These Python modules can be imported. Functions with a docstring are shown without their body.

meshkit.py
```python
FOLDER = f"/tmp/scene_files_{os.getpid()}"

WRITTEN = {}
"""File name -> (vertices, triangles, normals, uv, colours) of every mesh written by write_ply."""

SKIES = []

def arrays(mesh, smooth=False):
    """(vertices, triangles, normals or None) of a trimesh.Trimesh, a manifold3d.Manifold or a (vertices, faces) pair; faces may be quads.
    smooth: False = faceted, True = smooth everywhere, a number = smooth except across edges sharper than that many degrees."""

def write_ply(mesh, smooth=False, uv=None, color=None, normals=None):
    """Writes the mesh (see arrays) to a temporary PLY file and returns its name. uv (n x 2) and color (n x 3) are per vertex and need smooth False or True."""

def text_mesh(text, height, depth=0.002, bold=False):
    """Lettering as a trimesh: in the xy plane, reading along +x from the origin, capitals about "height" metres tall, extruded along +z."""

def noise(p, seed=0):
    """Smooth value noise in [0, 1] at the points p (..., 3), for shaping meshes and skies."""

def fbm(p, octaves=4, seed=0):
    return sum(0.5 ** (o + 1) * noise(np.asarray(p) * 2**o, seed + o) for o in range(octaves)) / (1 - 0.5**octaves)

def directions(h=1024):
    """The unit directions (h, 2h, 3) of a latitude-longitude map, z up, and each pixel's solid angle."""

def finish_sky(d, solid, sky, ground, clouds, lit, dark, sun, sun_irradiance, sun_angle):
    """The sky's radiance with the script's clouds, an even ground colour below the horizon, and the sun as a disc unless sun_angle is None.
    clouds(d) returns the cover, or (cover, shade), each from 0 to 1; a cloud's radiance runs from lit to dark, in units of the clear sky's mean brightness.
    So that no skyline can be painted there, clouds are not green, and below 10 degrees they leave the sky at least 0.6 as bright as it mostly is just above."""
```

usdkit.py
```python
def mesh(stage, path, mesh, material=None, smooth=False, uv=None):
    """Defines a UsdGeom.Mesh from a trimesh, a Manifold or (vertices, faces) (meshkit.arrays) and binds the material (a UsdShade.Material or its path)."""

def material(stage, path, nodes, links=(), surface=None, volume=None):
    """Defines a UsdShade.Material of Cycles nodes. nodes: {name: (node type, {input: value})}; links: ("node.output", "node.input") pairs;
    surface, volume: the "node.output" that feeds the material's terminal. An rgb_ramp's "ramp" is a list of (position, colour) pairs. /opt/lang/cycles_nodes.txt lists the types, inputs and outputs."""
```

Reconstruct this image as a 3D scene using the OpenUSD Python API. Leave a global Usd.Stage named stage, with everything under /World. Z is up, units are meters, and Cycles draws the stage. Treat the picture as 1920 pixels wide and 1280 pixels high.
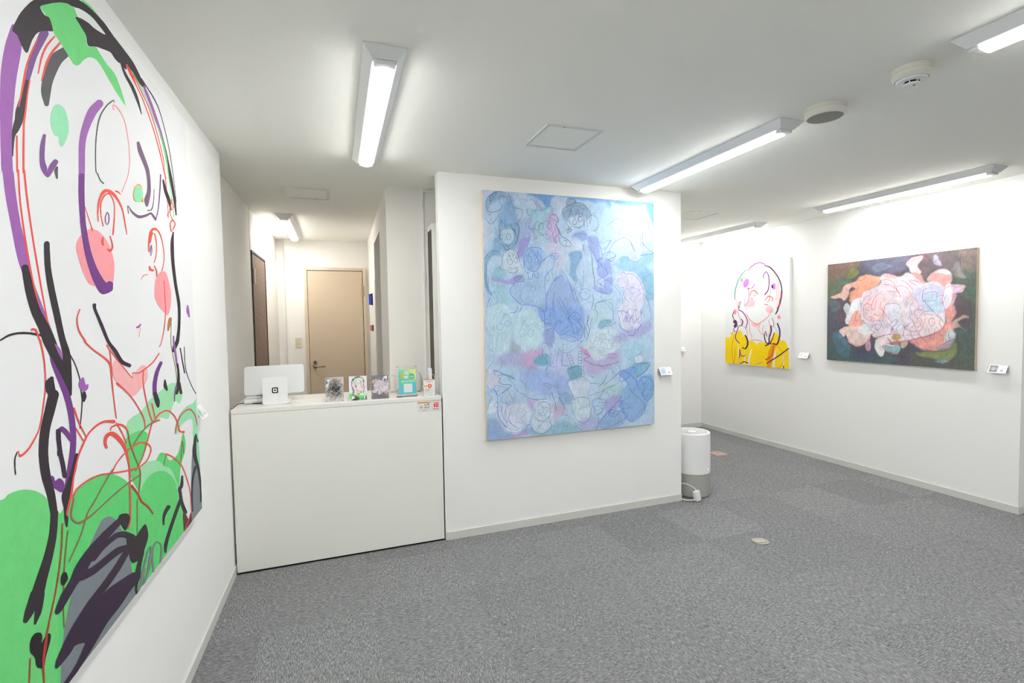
import math, random
import numpy as np
import trimesh
import manifold3d as m3
from shapely import geometry as sg, ops as so
from pxr import Usd, UsdGeom, Gf, Sdf, Vt, UsdShade
import usdkit, meshkit

stage = Usd.Stage.CreateInMemory()
UsdGeom.SetStageUpAxis(stage, UsdGeom.Tokens.z)
UsdGeom.SetStageMetersPerUnit(stage, 1.0)
UsdGeom.Xform.Define(stage, '/World')
UsdGeom.Scope.Define(stage, '/World/Looks')

# ------------------------------------------------------------------ camera
EYE = (0.0, 0.0, 1.40)
YAW, PITCH, ROLL, FPX = 0.3506, -0.0432, -0.0166, 937.9
def _axes():
    cy, sy, cp, sp = math.cos(YAW), math.sin(YAW), math.cos(PITCH), math.sin(PITCH)
    f = np.array([sy*cp, cy*cp, sp]); r = np.array([cy, -sy, 0.0]); u = np.cross(r, f)
    c, s = math.cos(ROLL), math.sin(ROLL)
    return c*r+s*u, -s*r+c*u, f
_r, _u, _f = _axes()
cam = UsdGeom.Camera.Define(stage, '/World/camera')
cam.AddTransformOp().Set(Gf.Matrix4d(*_r, 0, *_u, 0, *(-_f), 0, *EYE, 1))
cam.CreateHorizontalApertureAttr(36.0); cam.CreateVerticalApertureAttr(24.0)
cam.CreateFocalLengthAttr(FPX/1920*36.0)
cam.CreateClippingRangeAttr(Gf.Vec2f(0.02, 100))
cam.CreateExposureAttr(2.38)
# ------------------------------------------------------------------ light: the ceiling lamps give it all
LAMP = 11.0                                   # strength of the lamps' diffusers
LAMP_WHITE, LAMP_WARM = (1.0, 0.995, 0.975), (1.0, 0.975, 0.94)

# ------------------------------------------------------------------ helpers
taken = {}
def numbered(parent, name):
    k = (parent, name); n = taken.get(k, 0); taken[k] = n+1
    return name if n == 0 else f'{name}_{n:03d}'
def lin(c): return tuple(((v/255)/12.92 if v/255 <= .04045 else ((v/255+.055)/1.055)**2.4) for v in c)
def base_of(parent): return '/World' if parent is None else str(parent.GetPath())
def tag(p, label=None, category=None, group=None, kind=None):
    for k, v in (('label', label), ('category', category), ('group', group), ('kind', kind)):
        if v: p.SetCustomDataByKey(k, v)
    return p
def obj(name, mesh, mat, parent=None, smooth=False, tint=None, **kw):
    b = base_of(parent); path = f'{b}/{numbered(b, name)}'
    m = usdkit.mesh(stage, path, mesh, mat, smooth=smooth)
    if tint is not None:
        n = len(m.GetPointsAttr().Get()); tint = np.asarray(tint, np.float32)
        if tint.ndim == 1: tint = np.tile(tint, (n, 1))
        UsdGeom.PrimvarsAPI(m).CreatePrimvar('tint', Sdf.ValueTypeNames.Color3fArray, 'vertex').Set(Vt.Vec3fArray.FromNumpy(tint))
    return tag(m.GetPrim(), **kw)
def thing(name, label, category, group=None, kind=None, loc=(0, 0, 0), rotz=0.0):
    x = UsdGeom.Xform.Define(stage, f'/World/{numbered("/World", name)}')
    x.AddTranslateOp().Set(Gf.Vec3d(*loc)); x.AddRotateZOp().Set(math.degrees(rotz))
    return tag(x.GetPrim(), label, category, group, kind)
def copy_of(src, label, loc, rotz=0.0):
    was = src.GetCustomData()
    c = thing(stemname(src), label, was['category'], was.get('group'), loc=loc, rotz=rotz)
    c.GetReferences().AddInternalReference(src.GetPath()); c.SetInstanceable(True)
    return c
def stemname(p): return p.GetName().rstrip('0123456789').rstrip('_')
def setting(name, mesh, mat, **kw): return obj(name, mesh, mat, kind='structure', **kw)

def box(x0, x1, y0, y1, z0, z1, ch=0.0):
    if ch <= 0:
        return trimesh.creation.box(extents=(x1-x0, y1-y0, z1-z0), transform=trimesh.transformations.translation_matrix(((x0+x1)/2, (y0+y1)/2, (z0+z1)/2)))
    pts = []
    for ix, x in enumerate((x0, x1)):
        for iy, y in enumerate((y0, y1)):
            for iz, z in enumerate((z0, z1)):
                sx, sy, sz = (1, -1)[ix]*ch, (1, -1)[iy]*ch, (1, -1)[iz]*ch
                pts += [(x+sx, y+sy, z), (x+sx, y, z+sz), (x, y+sy, z+sz)]
    return trimesh.convex.convex_hull(np.array(pts))
def rbox(x0, x1, y0, y1, z0, z1, r, seg=16):
    cs = [m3.Manifold.sphere(r, seg).translate((x, y, z)) for x in (x0+r, x1-r) for y in (y0+r, y1-r) for z in (z0+r, z1-r)]
    return m3.Manifold.batch_hull(cs)
def prism(poly, z0, z1):
    g = poly if isinstance(poly, sg.Polygon) else sg.Polygon(poly)
    m = trimesh.creation.extrude_polygon(g, z1-z0, engine='earcut'); m.apply_translation((0, 0, z0)); return m
def lathe(profile, n=48, loc=(0, 0, 0)):
    m = trimesh.creation.revolve(np.array(profile, float), sections=n); m.apply_translation(loc)
    m.fix_normals(); return m
def tube(pts, r, n=10):
    p = np.asarray(pts, float)
    if len(p) > 2: p = smooth_line(p, 6)
    v, f = [], []
    t = np.gradient(p, axis=0); t /= np.linalg.norm(t, axis=1)[:, None]
    a = np.cross(t[0], (0.13, 0.27, 0.95)); a /= np.linalg.norm(a)
    for i, q in enumerate(p):
        a = a-t[i]*(a@t[i]); a /= np.linalg.norm(a); b = np.cross(t[i], a)
        for k in range(n):
            w = 2*math.pi*k/n; v.append(q+r*(math.cos(w)*a+math.sin(w)*b))
    for i in range(len(p)-1):
        for k in range(n):
            k2 = (k+1) % n; f += [[i*n+k, i*n+k2, (i+1)*n+k2], [i*n+k, (i+1)*n+k2, (i+1)*n+k]]
    v += [p[0], p[-1]]; a0, b0 = len(v)-2, len(v)-1
    for k in range(n):
        k2 = (k+1) % n; f += [[a0, k2, k], [b0, (len(p)-1)*n+k, (len(p)-1)*n+k2]]
    return trimesh.Trimesh(np.array(v), np.array(f), process=False)
def smooth_line(p, n=6, closed=False):
    """Catmull-Rom through the points p (k, d)."""
    p = np.asarray(p, float); k = len(p)
    if k < 3 and not closed: return np.array([p[0]+(p[-1]-p[0])*s for s in np.linspace(0, 1, max(2, n))]) if k == 2 else p
    get = (lambda i: p[i % k]) if closed else (lambda i: p[i] if 0 <= i < k else (2*p[0]-p[1] if i < 0 else 2*p[-1]-p[-2]))
    out = []
    for i in range(k if closed else k-1):
        a, b, c, d = get(i-1), get(i), get(i+1), get(i+2)
        for s in np.arange(n)/n:
            out.append(.5*((2*b)+(c-a)*s+(2*a-5*b+4*c-d)*s*s+(3*b-a-3*c+d)*s**3))
    if not closed: out.append(p[-1])
    return np.array(out)
def join(*ms): return trimesh.util.concatenate([m if isinstance(m, trimesh.Trimesh) else tm(m) for m in ms])
def tm(m):
    v, f, _ = meshkit.arrays(m); return trimesh.Trimesh(v, f, process=False)
def moved(m, loc=(0, 0, 0), rx=0, ry=0, rz=0):
    m = tm(m).copy()
    for a, ax in ((rx, (1, 0, 0)), (ry, (0, 1, 0)), (rz, (0, 0, 1))):
        if a: m.apply_transform(trimesh.transformations.rotation_matrix(a, ax))
    m.apply_translation(loc); return m

class Plane:
    """A flat frame: points (u, v, h) at O + u U + v V + h N."""
    def __init__(s, o, u, v):
        s.o, s.u, s.v = (np.array(a, float) for a in (o, u, v)); s.n = np.cross(s.u, s.v)
    def at(s, p, h=0.0):
        p = np.asarray(p, float); return s.o+p[:, :1]*s.u+p[:, 1:2]*s.v+h*s.n
    def flat(s, shape, h):
        gs = [g for g in getattr(shape, 'geoms', [shape]) if isinstance(g, sg.Polygon) and g.area > 1e-9]
        vs, fs, n = [], [], 0
        for g in gs:
            v, f = trimesh.creation.triangulate_polygon(sg.polygon.orient(g), engine='earcut')
            f = np.asarray(f); a, b, c = (v[f[:, i]] for i in range(3))
            neg = (b[:, 0]-a[:, 0])*(c[:, 1]-a[:, 1])-(b[:, 1]-a[:, 1])*(c[:, 0]-a[:, 0]) < 0
            f = np.where(neg[:, None], f[:, ::-1], f)
            f = f[np.abs((b[:, 0]-a[:, 0])*(c[:, 1]-a[:, 1])-(b[:, 1]-a[:, 1])*(c[:, 0]-a[:, 0])) > 1e-13]
            k, f = np.unique(f, return_inverse=True); f = f.reshape(-1, 3); v = v[k]
            vs.append(s.at(v, h)); fs.append(f+n); n += len(v)
        return trimesh.Trimesh(np.vstack(vs), np.vstack(fs), process=False) if vs else None
    def solid(s, m):
        """A mesh modelled in (u, v, h) coordinates, put in place."""
        m = tm(m).copy(); v = m.vertices; m.vertices = s.o+v[:, :1]*s.u+v[:, 1:2]*s.v+v[:, 2:]*s.n; return m
def line_shape(pts, w, n=6, closed=False):
    p = smooth_line(np.array(pts, float), n) if len(pts) > 2 and n else np.array(pts, float)
    return sg.LineString(p).buffer(w/2, quad_segs=2).simplify(w*.04)
def disc(x, y, r, n=24): return sg.Point(x, y).buffer(r, quad_segs=n//4)
def rect(x0, y0, x1, y1): return sg.box(x0, y0, x1, y1)
def rrect(x0, y0, x1, y1, r): return sg.box(x0+r, y0+r, x1-r, y1-r).buffer(r, quad_segs=5)

# ------------------------------------------------------------------ materials
def mat(name, nodes, links, surface='p.BSDF'): return usdkit.material(stage, f'/World/Looks/{name}', nodes, links, surface=surface)
def plain(name, rgb, rough=.5, **kw):
    return mat(name, {'p': ('principled_bsdf', {'base_color': lin(rgb), 'roughness': rough, **kw})}, [])
def papered(name, rgb, strength=.25, scale=260):
    """Painted or papered plaster with a fine embossed grain."""
    return mat(name, {'g': ('geometry', {}), 'n': ('noise_texture', {'scale': scale, 'detail': 1, 'roughness': .6}), 'b': ('bump', {'strength': strength, 'distance': .0012}), 'p': ('diffuse_bsdf', {'color': lin(rgb)})},
        [('g.position', 'n.vector'), ('n.fac', 'b.height'), ('b.normal', 'p.normal')])
WALL = papered('wall_paper', (243, 243, 241))
WALL_REAR = papered('wall_paper_rear', (241, 238, 232))
CEIL_M = papered('ceiling_paper', (248, 248, 241), .35, 180)
BASEB = plain('baseboard_vinyl', (214, 215, 210), .5)
def carpet(name, along, tone):
    sc = (52, 360, 100) if along == 'x' else (360, 52, 100)
    return mat(name, {'g': ('geometry', {}), 'o': ('object_info', {}), 'm': ('mapping', {'scale': sc}), 'n': ('noise_texture', {'scale': 1.0, 'detail': 2, 'roughness': .65, 'distortion': .5}),
        'm2': ('mapping', {'scale': tuple(v*.55 for v in sc), 'location': (3.1, 7.7, 0)}), 'n2': ('noise_texture', {'scale': 1.0, 'detail': 1, 'roughness': .6, 'distortion': .8}),
        'r': ('rgb_ramp', {'ramp': [(.30, lin((90, 91, 94))), (.46, lin((128, 129, 131))), (.56, lin((141, 142, 143))), (.72, lin((192, 192, 190)))]}),
        'r2': ('rgb_ramp', {'ramp': [(.25, (.72,)*3), (.5, (.98,)*3), (.75, (1.12,)*3)]}), 'x': ('mix', {'mix_type': 'multiply', 'fac': 1.0}),
        'v': ('map_range', {'from_min': 0, 'from_max': 1, 'to_min': tone*.95, 'to_max': tone*1.05}), 'vc': ('combine_xyz', {}), 'y': ('mix', {'mix_type': 'multiply', 'fac': 1.0}),
        'p': ('diffuse_bsdf', {})},
        [('g.position', 'm.vector'), ('m.vector', 'n.vector'), ('g.position', 'm2.vector'), ('m2.vector', 'n2.vector'), ('n.fac', 'r.fac'), ('n2.fac', 'r2.fac'), ('r.color', 'x.color1'), ('r2.color', 'x.color2'),
         ('o.random', 'v.value'), ('v.result', 'vc.x'), ('v.result', 'vc.y'), ('v.result', 'vc.z'), ('x.color', 'y.color1'), ('vc.vector', 'y.color2'), ('y.color', 'p.color')])
CARPET = {'x': carpet('carpet_pile_across', 'x', .97), 'y': carpet('carpet_pile_along', 'y', 1.0)}
PAINT = mat('paint_film', {'t': ('attribute', {'attribute': 'tint'}), 'g': ('geometry', {}), 'n': ('noise_texture', {'scale': 38, 'detail': 4, 'roughness': .7}),
    'r': ('rgb_ramp', {'ramp': [(.3, (.95,)*3), (.5, (1,)*3), (.7, (1.04,)*3)]}), 'x': ('mix', {'mix_type': 'multiply', 'fac': 1.0}), 'p': ('principled_bsdf', {'roughness': .6, 'specular_ior_level': .25})},
    [('g.position', 'n.vector'), ('n.fac', 'r.fac'), ('t.color', 'x.color1'), ('r.color', 'x.color2'), ('x.color', 'p.base_color')])
CANVAS = mat('painted_canvas', {'t': ('attribute', {'attribute': 'tint'}), 'p': ('principled_bsdf', {'roughness': .85, 'specular_ior_level': .15})}, [('t.color', 'p.base_color')])
PRINT = mat('printed_paper', {'t': ('attribute', {'attribute': 'tint'}), 'p': ('principled_bsdf', {'roughness': .4})}, [('t.color', 'p.base_color')])
CANVAS_WHITE = plain('canvas_white', (234, 235, 236), .8)
def wood(name, dark, light, scale, rough=.55, stretch=(12, 12, 1)):
    return mat(name, {'c': ('texture_coordinate', {}), 'm': ('mapping', {'scale': stretch}), 'n': ('noise_texture', {'scale': scale, 'detail': 5, 'roughness': .6, 'distortion': .8}),
        'r': ('rgb_ramp', {'ramp': [(.3, lin(dark)), (.7, lin(light))]}), 'b': ('bump', {'strength': .15, 'distance': .001}), 'p': ('principled_bsdf', {'roughness': rough})},
        [('c.object', 'm.vector'), ('m.vector', 'n.vector'), ('n.fac', 'r.fac'), ('r.color', 'p.base_color'), ('n.fac', 'b.height'), ('b.normal', 'p.normal')])
RAW_WOOD = wood('raw_pine', (214, 196, 168), (230, 214, 190), 6)
DARK_WOOD = wood('walnut_veneer', (92, 70, 58), (142, 116, 100), 3.0, .5, (6, 6, 22))
BEIGE_STEEL = plain('beige_painted_steel', (205, 187, 162), .45)
BEIGE_FRAME = plain('beige_painted_frame', (214, 198, 174), .45)
DARK_EDGE = plain('dark_edge', (58, 46, 42), .5)
WHITE_LAM = papered('white_laminate', (238, 238, 232), .04, 120)
WHITE_TOP = plain('white_laminate_top', (236, 233, 228), .35)
WHITE_PLASTIC = plain('white_plastic', (236, 237, 238), .35)
LIGHT_PLASTIC = plain('pale_grey_plastic', (222, 224, 225), .4)
CREAM_PLASTIC = plain('cream_plastic', (226, 224, 212), .45)
GREY_PLASTIC = plain('grey_plastic', (150, 150, 140), .7)
BLACK = plain('black_plastic', (22, 22, 24), .4)
BLACK_GLASS = plain('black_glass', (14, 14, 18), .08)
GAP_DARK = plain('gap_brown', (88, 74, 58), .8)
STEEL = plain('brushed_steel', (190, 188, 182), .32, metallic=1.0)
BRASS = plain('satin_nickel', (168, 152, 128), .35, metallic=1.0)
LAMP_BODY = plain('lamp_enamel', (232, 234, 235), .35)
ALU = plain('white_aluminium', (222, 222, 218), .4)
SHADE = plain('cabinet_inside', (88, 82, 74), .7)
CABLE_W = plain('white_cable', (230, 230, 228), .5)
IVORY = plain('ivory_plastic', (216, 208, 180), .45)
ORANGE_T = plain('tan_floor_plate', (176, 152, 140), .6)
GREY_FABRIC = mat('grey_mesh_fabric', {'g': ('geometry', {}), 'n': ('noise_texture', {'scale': 900, 'detail': 1}), 'r': ('rgb_ramp', {'ramp': [(.35, lin((140, 140, 136))), (.65, lin((188, 188, 184)))]}), 'b': ('bump', {'strength': .4, 'distance': .001}), 'p': ('principled_bsdf', {'roughness': .85})},
    [('g.position', 'n.vector'), ('n.fac', 'r.fac'), ('r.color', 'p.base_color'), ('n.fac', 'b.height'), ('b.normal', 'p.normal')])
CLEAR = mat('clear_acrylic', {'f': ('layer_weight', {'blend': .5}), 'k': ('math', {'math_type': 'power', 'value2': 4.0}), 'm': ('math', {'math_type': 'multiply_add', 'value2': .35, 'value3': .04}), 't': ('transparent_bsdf', {'color': (.985, .99, .99)}), 'g': ('glossy_bsdf', {'roughness': .05, 'color': (.95, .95, .95)}), 'x': ('mix_closure', {})},
    [('f.facing', 'k.value1'), ('k.value', 'm.value1'), ('m.value', 'x.fac'), ('t.BSDF', 'x.closure1'), ('g.BSDF', 'x.closure2')], surface='x.closure')
def glow(name, rgb, s): return mat(name, {'e': ('emission', {'color': rgb, 'strength': s})}, [], surface='e.emission')
def diffuser(name, rgb, s):
    """The light boards face down, so the sides of the diffuser glow less than its underside."""
    return mat(name, {'g': ('geometry', {}), 'x': ('separate_xyz', {}), 'r': ('map_range', {'from_min': -1, 'from_max': 0, 'to_min': s, 'to_max': s*.12, 'clamp': True}), 'e': ('emission', {'color': rgb})},
        [('g.normal', 'x.vector'), ('x.z', 'r.value'), ('r.result', 'e.strength')], surface='e.emission')
LAMP_ON = diffuser('lamp_diffuser', LAMP_WHITE, LAMP)
LAMP_ON_WARM = diffuser('lamp_diffuser_warm', LAMP_WARM, LAMP*.95)
LED_BLUE = glow('status_light', (.2, .35, 1.0), 1.5)
# ------------------------------------------------------------------ what is painted on the canvases: colour, then outline or line on the canvas
LEFT_MARKS = [
[0,[160,228,176],[10122,5622,10932,5429,11287,5083,10837,4771,10319,4923,9678,4505,9395,4464,8756,4603,7556,4470,7128,4476,6345,4563,6021,4558,6110,4916,6402,5032,7208,5108,8009,5355,9273,5537]],
[0,[98,214,120],[7134,4524,7594,4337,7515,4147,7383,3971,7140,3745,6914,3602,6791,3437,6989,3219,6811,2792,6447,3066,6162,3461,6029,3878,5916,4431,6299,4573]],
[0,[98,214,120],[8083,3245,8475,3447,8791,3448,9166,3296,9469,3009,10037,2956,10512,3080,11068,3601,11288,3401,11358,3078,11112,2780,10656,2448,10320,1757,9791,2259,9031,2806,8418,3023]],
[0,[160,228,176],[7009,3537,7759,3439,8449,3256,8922,2973,9691,2573,10387,1687,9791,2259,9019,2718,8398,2874,7578,2922,7025,2845,6711,2805,6949,3231]],
[0,[150,228,180],[10157,3794,10270,4061,10861,4394,11714,4532,12619,4524,13014,4590,13025,3908,13116,3223,13152,2432,13216,1684,13051,1674,12754,2310,12433,2717,12350,3276,12401,3723,12247,3929,11632,3991,10955,3937,10533,3764,10298,3726]],
[0,[112,216,128],[-643,5138,-182,4876,622,4624,847,4657,1119,4636,1443,4552,1783,4389,2043,4167,2228,3794,2453,3740,2682,3363,2571,2822,2404,1737,2177,-442,-922,1922]],
[0,[98,214,120],[2501,3694,2783,3798,3051,3916,3391,4021,3906,4054,4598,3951,5120,3783,5673,3511,6131,3203,6709,2786,7142,2930,7703,3011,8406,2938,9148,2681,9791,2259,10166,1757,10326,1264,10671,694,10740,-170,5961,-76,2674,-169,2038,-278,2255,1819,2436,3574]],
[0,[128,136,142],[4176,2779,4400,2861,4768,2792,5063,2611,5354,2282,5722,1726,5912,1037,6053,277,6025,-95,2680,-170,1835,-293,2060,-65,2151,214,2294,930,2604,1568,2934,1994,3460,2365,3808,2566]],
[0,[128,136,142],[12072,2431,12400,2508,12729,2151,13009,1407,13213,-1,11875,-37,11682,-101,11718,362,11788,1291]],
[0,[160,98,176],[1824,13491,1656,13201,1533,12942,1399,12536,1327,12166,1254,11465,1204,10537,1231,10544,1282,10073,1405,9508,1536,8977,1713,8638,1939,8262,2215,7786,2513,7338,2718,7330,2293,8088,2053,8508,1931,8867,1839,9273,1689,9711,1598,10273,1573,10641,1552,10635,1591,11344,1691,11880,1826,12439,2002,12953,2070,13217,2001,13385]],
[1,[126,80,146],[2926,13904,-158,-42,2696,13565,-137,-35,2472,13210,-121,-36,2285,12803,-98,-32,2208,12611,-80,-26],[83,123,-20,-50]],
[1,[52,44,50],[2158,12549,-99,-36,2062,12235,-126,-38,1899,11887,-146,-39,1838,11685,-132,-30,1712,11462,-102,-17,1626,11282,-45,-13,1571,10915,-17,-5],[18,59,-1,-9]],
[1,[238,84,74],[2657,13652,-22,-6,2380,13217,-30,-8,2188,12862,-31,-10,2084,12555,-40,-14,1949,12188,-30,-9,1854,11945,-17,-5],[11,17,-4,-11]],
[1,[238,84,74],[2288,12647,-23,-8,2182,12338,-23,-8,2064,11900,-31,-10,1984,11611,-36,-12,1890,10731,-35,-10,1916,10739,-35,-13,1954,10230,-36,-11,2062,9518,-32,-8,2215,8735,-33,-6,2347,8144,-29,-4,2541,7365,-25,-2],[5,14,3,-13]],
[1,[238,84,74],[1738,11346,-30,-11,1686,10673,-30,-9,1720,10683,-30,-10,1724,10075,-30,-9,1839,9273,-31,-7,2010,8531,-27,-5,2223,7868,-23,-4,2416,7370,-24,-3],[1,16,5,-12]],
[1,[84,82,86],[3823,13980,-140,23,3390,13605,-206,-14,3111,13214,-223,-56,2933,12881,-206,-68,2862,12628,-185,-76,2865,12406,-94,-41],[184,160,1,-45]],
[1,[238,84,74],[3346,14065,-25,-2,3006,13696,-39,-7,2769,13329,-38,-12,2608,12926,-24,-8],[21,23,-6,-15]],
[1,[238,84,74],[3573,14045,-34,-2,3208,13658,-45,-7,2937,13273,-44,-12,2719,12827,-24,-7],[29,31,-7,-15]],
[0,[112,216,128],[2827,14398,3044,14580,3554,14925,4102,15231,4288,15264,4432,15145,4584,15074,4836,14956,4905,14653,5353,14865,5571,14823,5988,14732,6482,14696,6890,14415,7132,14119,7036,14099,6511,14216,5950,14398,5501,14533,5204,14507,4909,14379,4616,14155,4469,14005,4297,13892,4107,13847,3849,13948,3573,14045,3284,14138,3220,14288,3020,14344]],
[0,[112,216,128],[4398,15715,4716,15688,4923,15746,5348,15798,5910,15775,5631,15689,5262,15666,4841,15618]],
[0,[52,44,50],[1790,13348,1843,13476,2064,13814,2310,14110,2588,14393,3065,14787,3574,15123,4059,15386,4573,15571,4628,15477,4254,15235,3974,15140,3552,14913,3097,14606,2827,14398,2967,14314,3150,14361,3231,14294,3287,14168,3228,14108,2931,13957,2669,13781,2456,13521,2289,13211,2216,13149,2151,13155,2030,13248,1954,13335,1851,13348]],
[0,[52,44,50],[4059,15386,4573,15571,4915,15677,5342,15745,5952,15799,6520,15750,7140,15739,7913,15693,8525,15492,8849,15385,8722,15279,8278,15258,7769,15348,7362,15390,7342,15226,7167,15182,6987,15229,6798,15157,6534,15139,6285,15179,5949,15081,5392,14885,4943,14682,4861,14873,4765,14918,4510,14986,4358,15041,4593,15158,5008,15277,5368,15325,5998,15509,5615,15544,5248,15542,4892,15471,4551,15363,4275,15256]],
[0,[160,98,176],[8732,15354,9067,15266,9633,14931,10283,14406,10328,14237,10115,14164,9710,14561,9145,14955,8660,15240]],
[1,[52,44,50],[10257,14212,-111,-47,10552,13845,-130,-50,10876,13280,-165,-57,11083,12951,-169,-54,11346,12333,-143,-39,11460,11813,-81,-19],[-20,25,5,-21]],
[1,[52,44,50],[8525,15492,-36,-24,9682,15306,-49,-28,10290,14961,-35,-17,10894,14240,-38,-15,11233,13478,-39,-13,11426,12894,-32,-9,11526,12275,-33,-8],[-18,3,1,-9]],
[1,[52,44,50],[6942,15226,-55,-34,7242,15026,-92,-59,7712,14888,-117,-71,8095,14651,-107,-57,8379,14335,-34,-16],[-16,11,7,-8]],
[1,[238,84,74],[7377,15359,-65,-43,7706,15239,-107,-68,8043,15072,-41,-25,8661,14800,-39,-21,9415,14232,-44,-20,9974,13616,-47,-19,10284,13112,-42,-15,10418,12869,-44,-13,10500,12233,-37,-9,10546,11534,-30,-6],[-26,9,1,-8]],
[1,[238,84,74],[7866,15313,-40,-25,8470,15054,-38,-22,9121,14773,-42,-22,9789,14187,-40,-17,10294,13486,-43,-16,10342,13128,-36,-12,10491,12889,-36,-12],[-15,6,6,-9]],
[1,[112,216,128],[7721,15365,-24,-16,8593,15148,-27,-16,9476,14694,-25,-13,10250,14164,-62,-27,10599,13672,-73,-27,10725,13237,-60,-20,10900,12711,-46,-13,11176,11683,-39,-9],[-11,3,3,-10]],
[0,[150,228,180],[3312,12582,3538,12620,3697,12505,3759,12258,3675,12018,3474,11742,3357,11689,3279,11736,3265,11861,3103,11848,2988,12006,2979,12171,3108,12420]],
[1,[126,80,146],[2704,11695,-60,-15,2608,11429,-94,-26,2570,11143,-99,-35,2632,10983,-111,-53,2738,10894,22,-53,2939,11113,101,-6,3096,11268,87,-7],[12,34,62,61]],
[1,[84,82,86],[3138,11157,-47,-7,3092,11072,-76,-22,3119,10922,-38,-13],[14,27,3,-17]],
[1,[160,98,176],[5417,13459,-170,-4,4973,13064,-214,-28,4570,12522,-186,-40,4356,12065,-165,-48,4265,11405,-151,-42,4224,11141,-150,-38],[147,131,-11,-68]],
[1,[118,60,138],[4238,11271,-151,-41,4181,10752,-150,-37,4190,10122,-137,-32,4314,9568,-165,-40,4538,9141,-198,-54,4855,8805,-246,-81,5171,8630,-195,-134,5409,8673,50,-99],[7,67,214,39]],
[1,[84,82,86],[6341,13861,35,19,6304,13903,-13,10,5856,13585,-30,-1,5418,13136,-36,-7,5181,12676,-34,-10,5051,12163,-30,-9,5011,11616,-26,-8,5093,11572,-28,-13,5226,11440,-31,-16,5411,11403,-29,-20],[8,-9,24,-5]],
[1,[250,150,160],[6273,13645,44,20,6242,13741,14,-15,6548,13791,-34,-24,6979,13621,-33,-17,7202,13128,-30,-12,7249,12562,-30,-9,7139,12220,-29,-6,6962,11940,-27,-4,6554,11458,-30,-3],[5,-14,-12,-14]],
[1,[122,92,122],[7980,13311,-118,-50,8115,13111,-182,-80,8467,12848,-166,-71,8670,12654,-164,-59,8745,12334,-156,-45,8699,11981,-177,-37,8486,11677,-228,-40,8464,11503,-117,-26],[-21,32,-5,-39]],
[1,[238,84,74],[6135,11384,-18,-21,6309,11398,-31,-26,6482,11373,-13,-9],[-36,-3,12,-2]],
[1,[238,84,74],[4991,10338,30,6,5000,10608,45,8,5133,10941,57,5,5426,11199,57,-22,5751,11279,-53,-54,6158,11215,-74,-38,6522,10965,-53,-18,6696,10509,-47,-12,6763,10301,-24,-6],[0,-12,3,-8]],
[1,[238,84,74],[5259,10268,31,8,5162,10540,31,8,5197,10854,45,6,5455,11113,32,-7,5742,11206,-26,-21,5971,11064,-33,-11,6005,10783,-34,-7,5885,10328,-50,-7,5822,10138,-42,-5],[4,-11,-6,-17]],
[1,[126,80,146],[5546,10681,-29,0,5430,10560,-31,-4,5412,10400,-31,-9,5501,10357,5,-13,5615,10456,32,3,5634,10618,33,9,5546,10681,29,13],[14,14,-12,9]],
[0,[250,160,166],[4642,10084,4999,10086,5361,9958,5650,9720,5816,9384,5761,9055,5620,8758,5140,8690,4555,8676,4288,8729,4052,8964,3890,9229,3783,9494,3878,9693,4086,9867,4362,10009]],
[1,[118,60,138],[4171,10182,-136,-36,4314,9568,-165,-40,4538,9141,-198,-54,4855,8805,-246,-81,5171,8630,-195,-134,5409,8673,165,-64,5477,8783,196,-6],[-13,56,50,81]],
[1,[238,84,74],[4323,10562,-16,-6,4465,10335,-23,-8,4641,10074,-27,-9],[-4,6,7,-10]],
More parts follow.
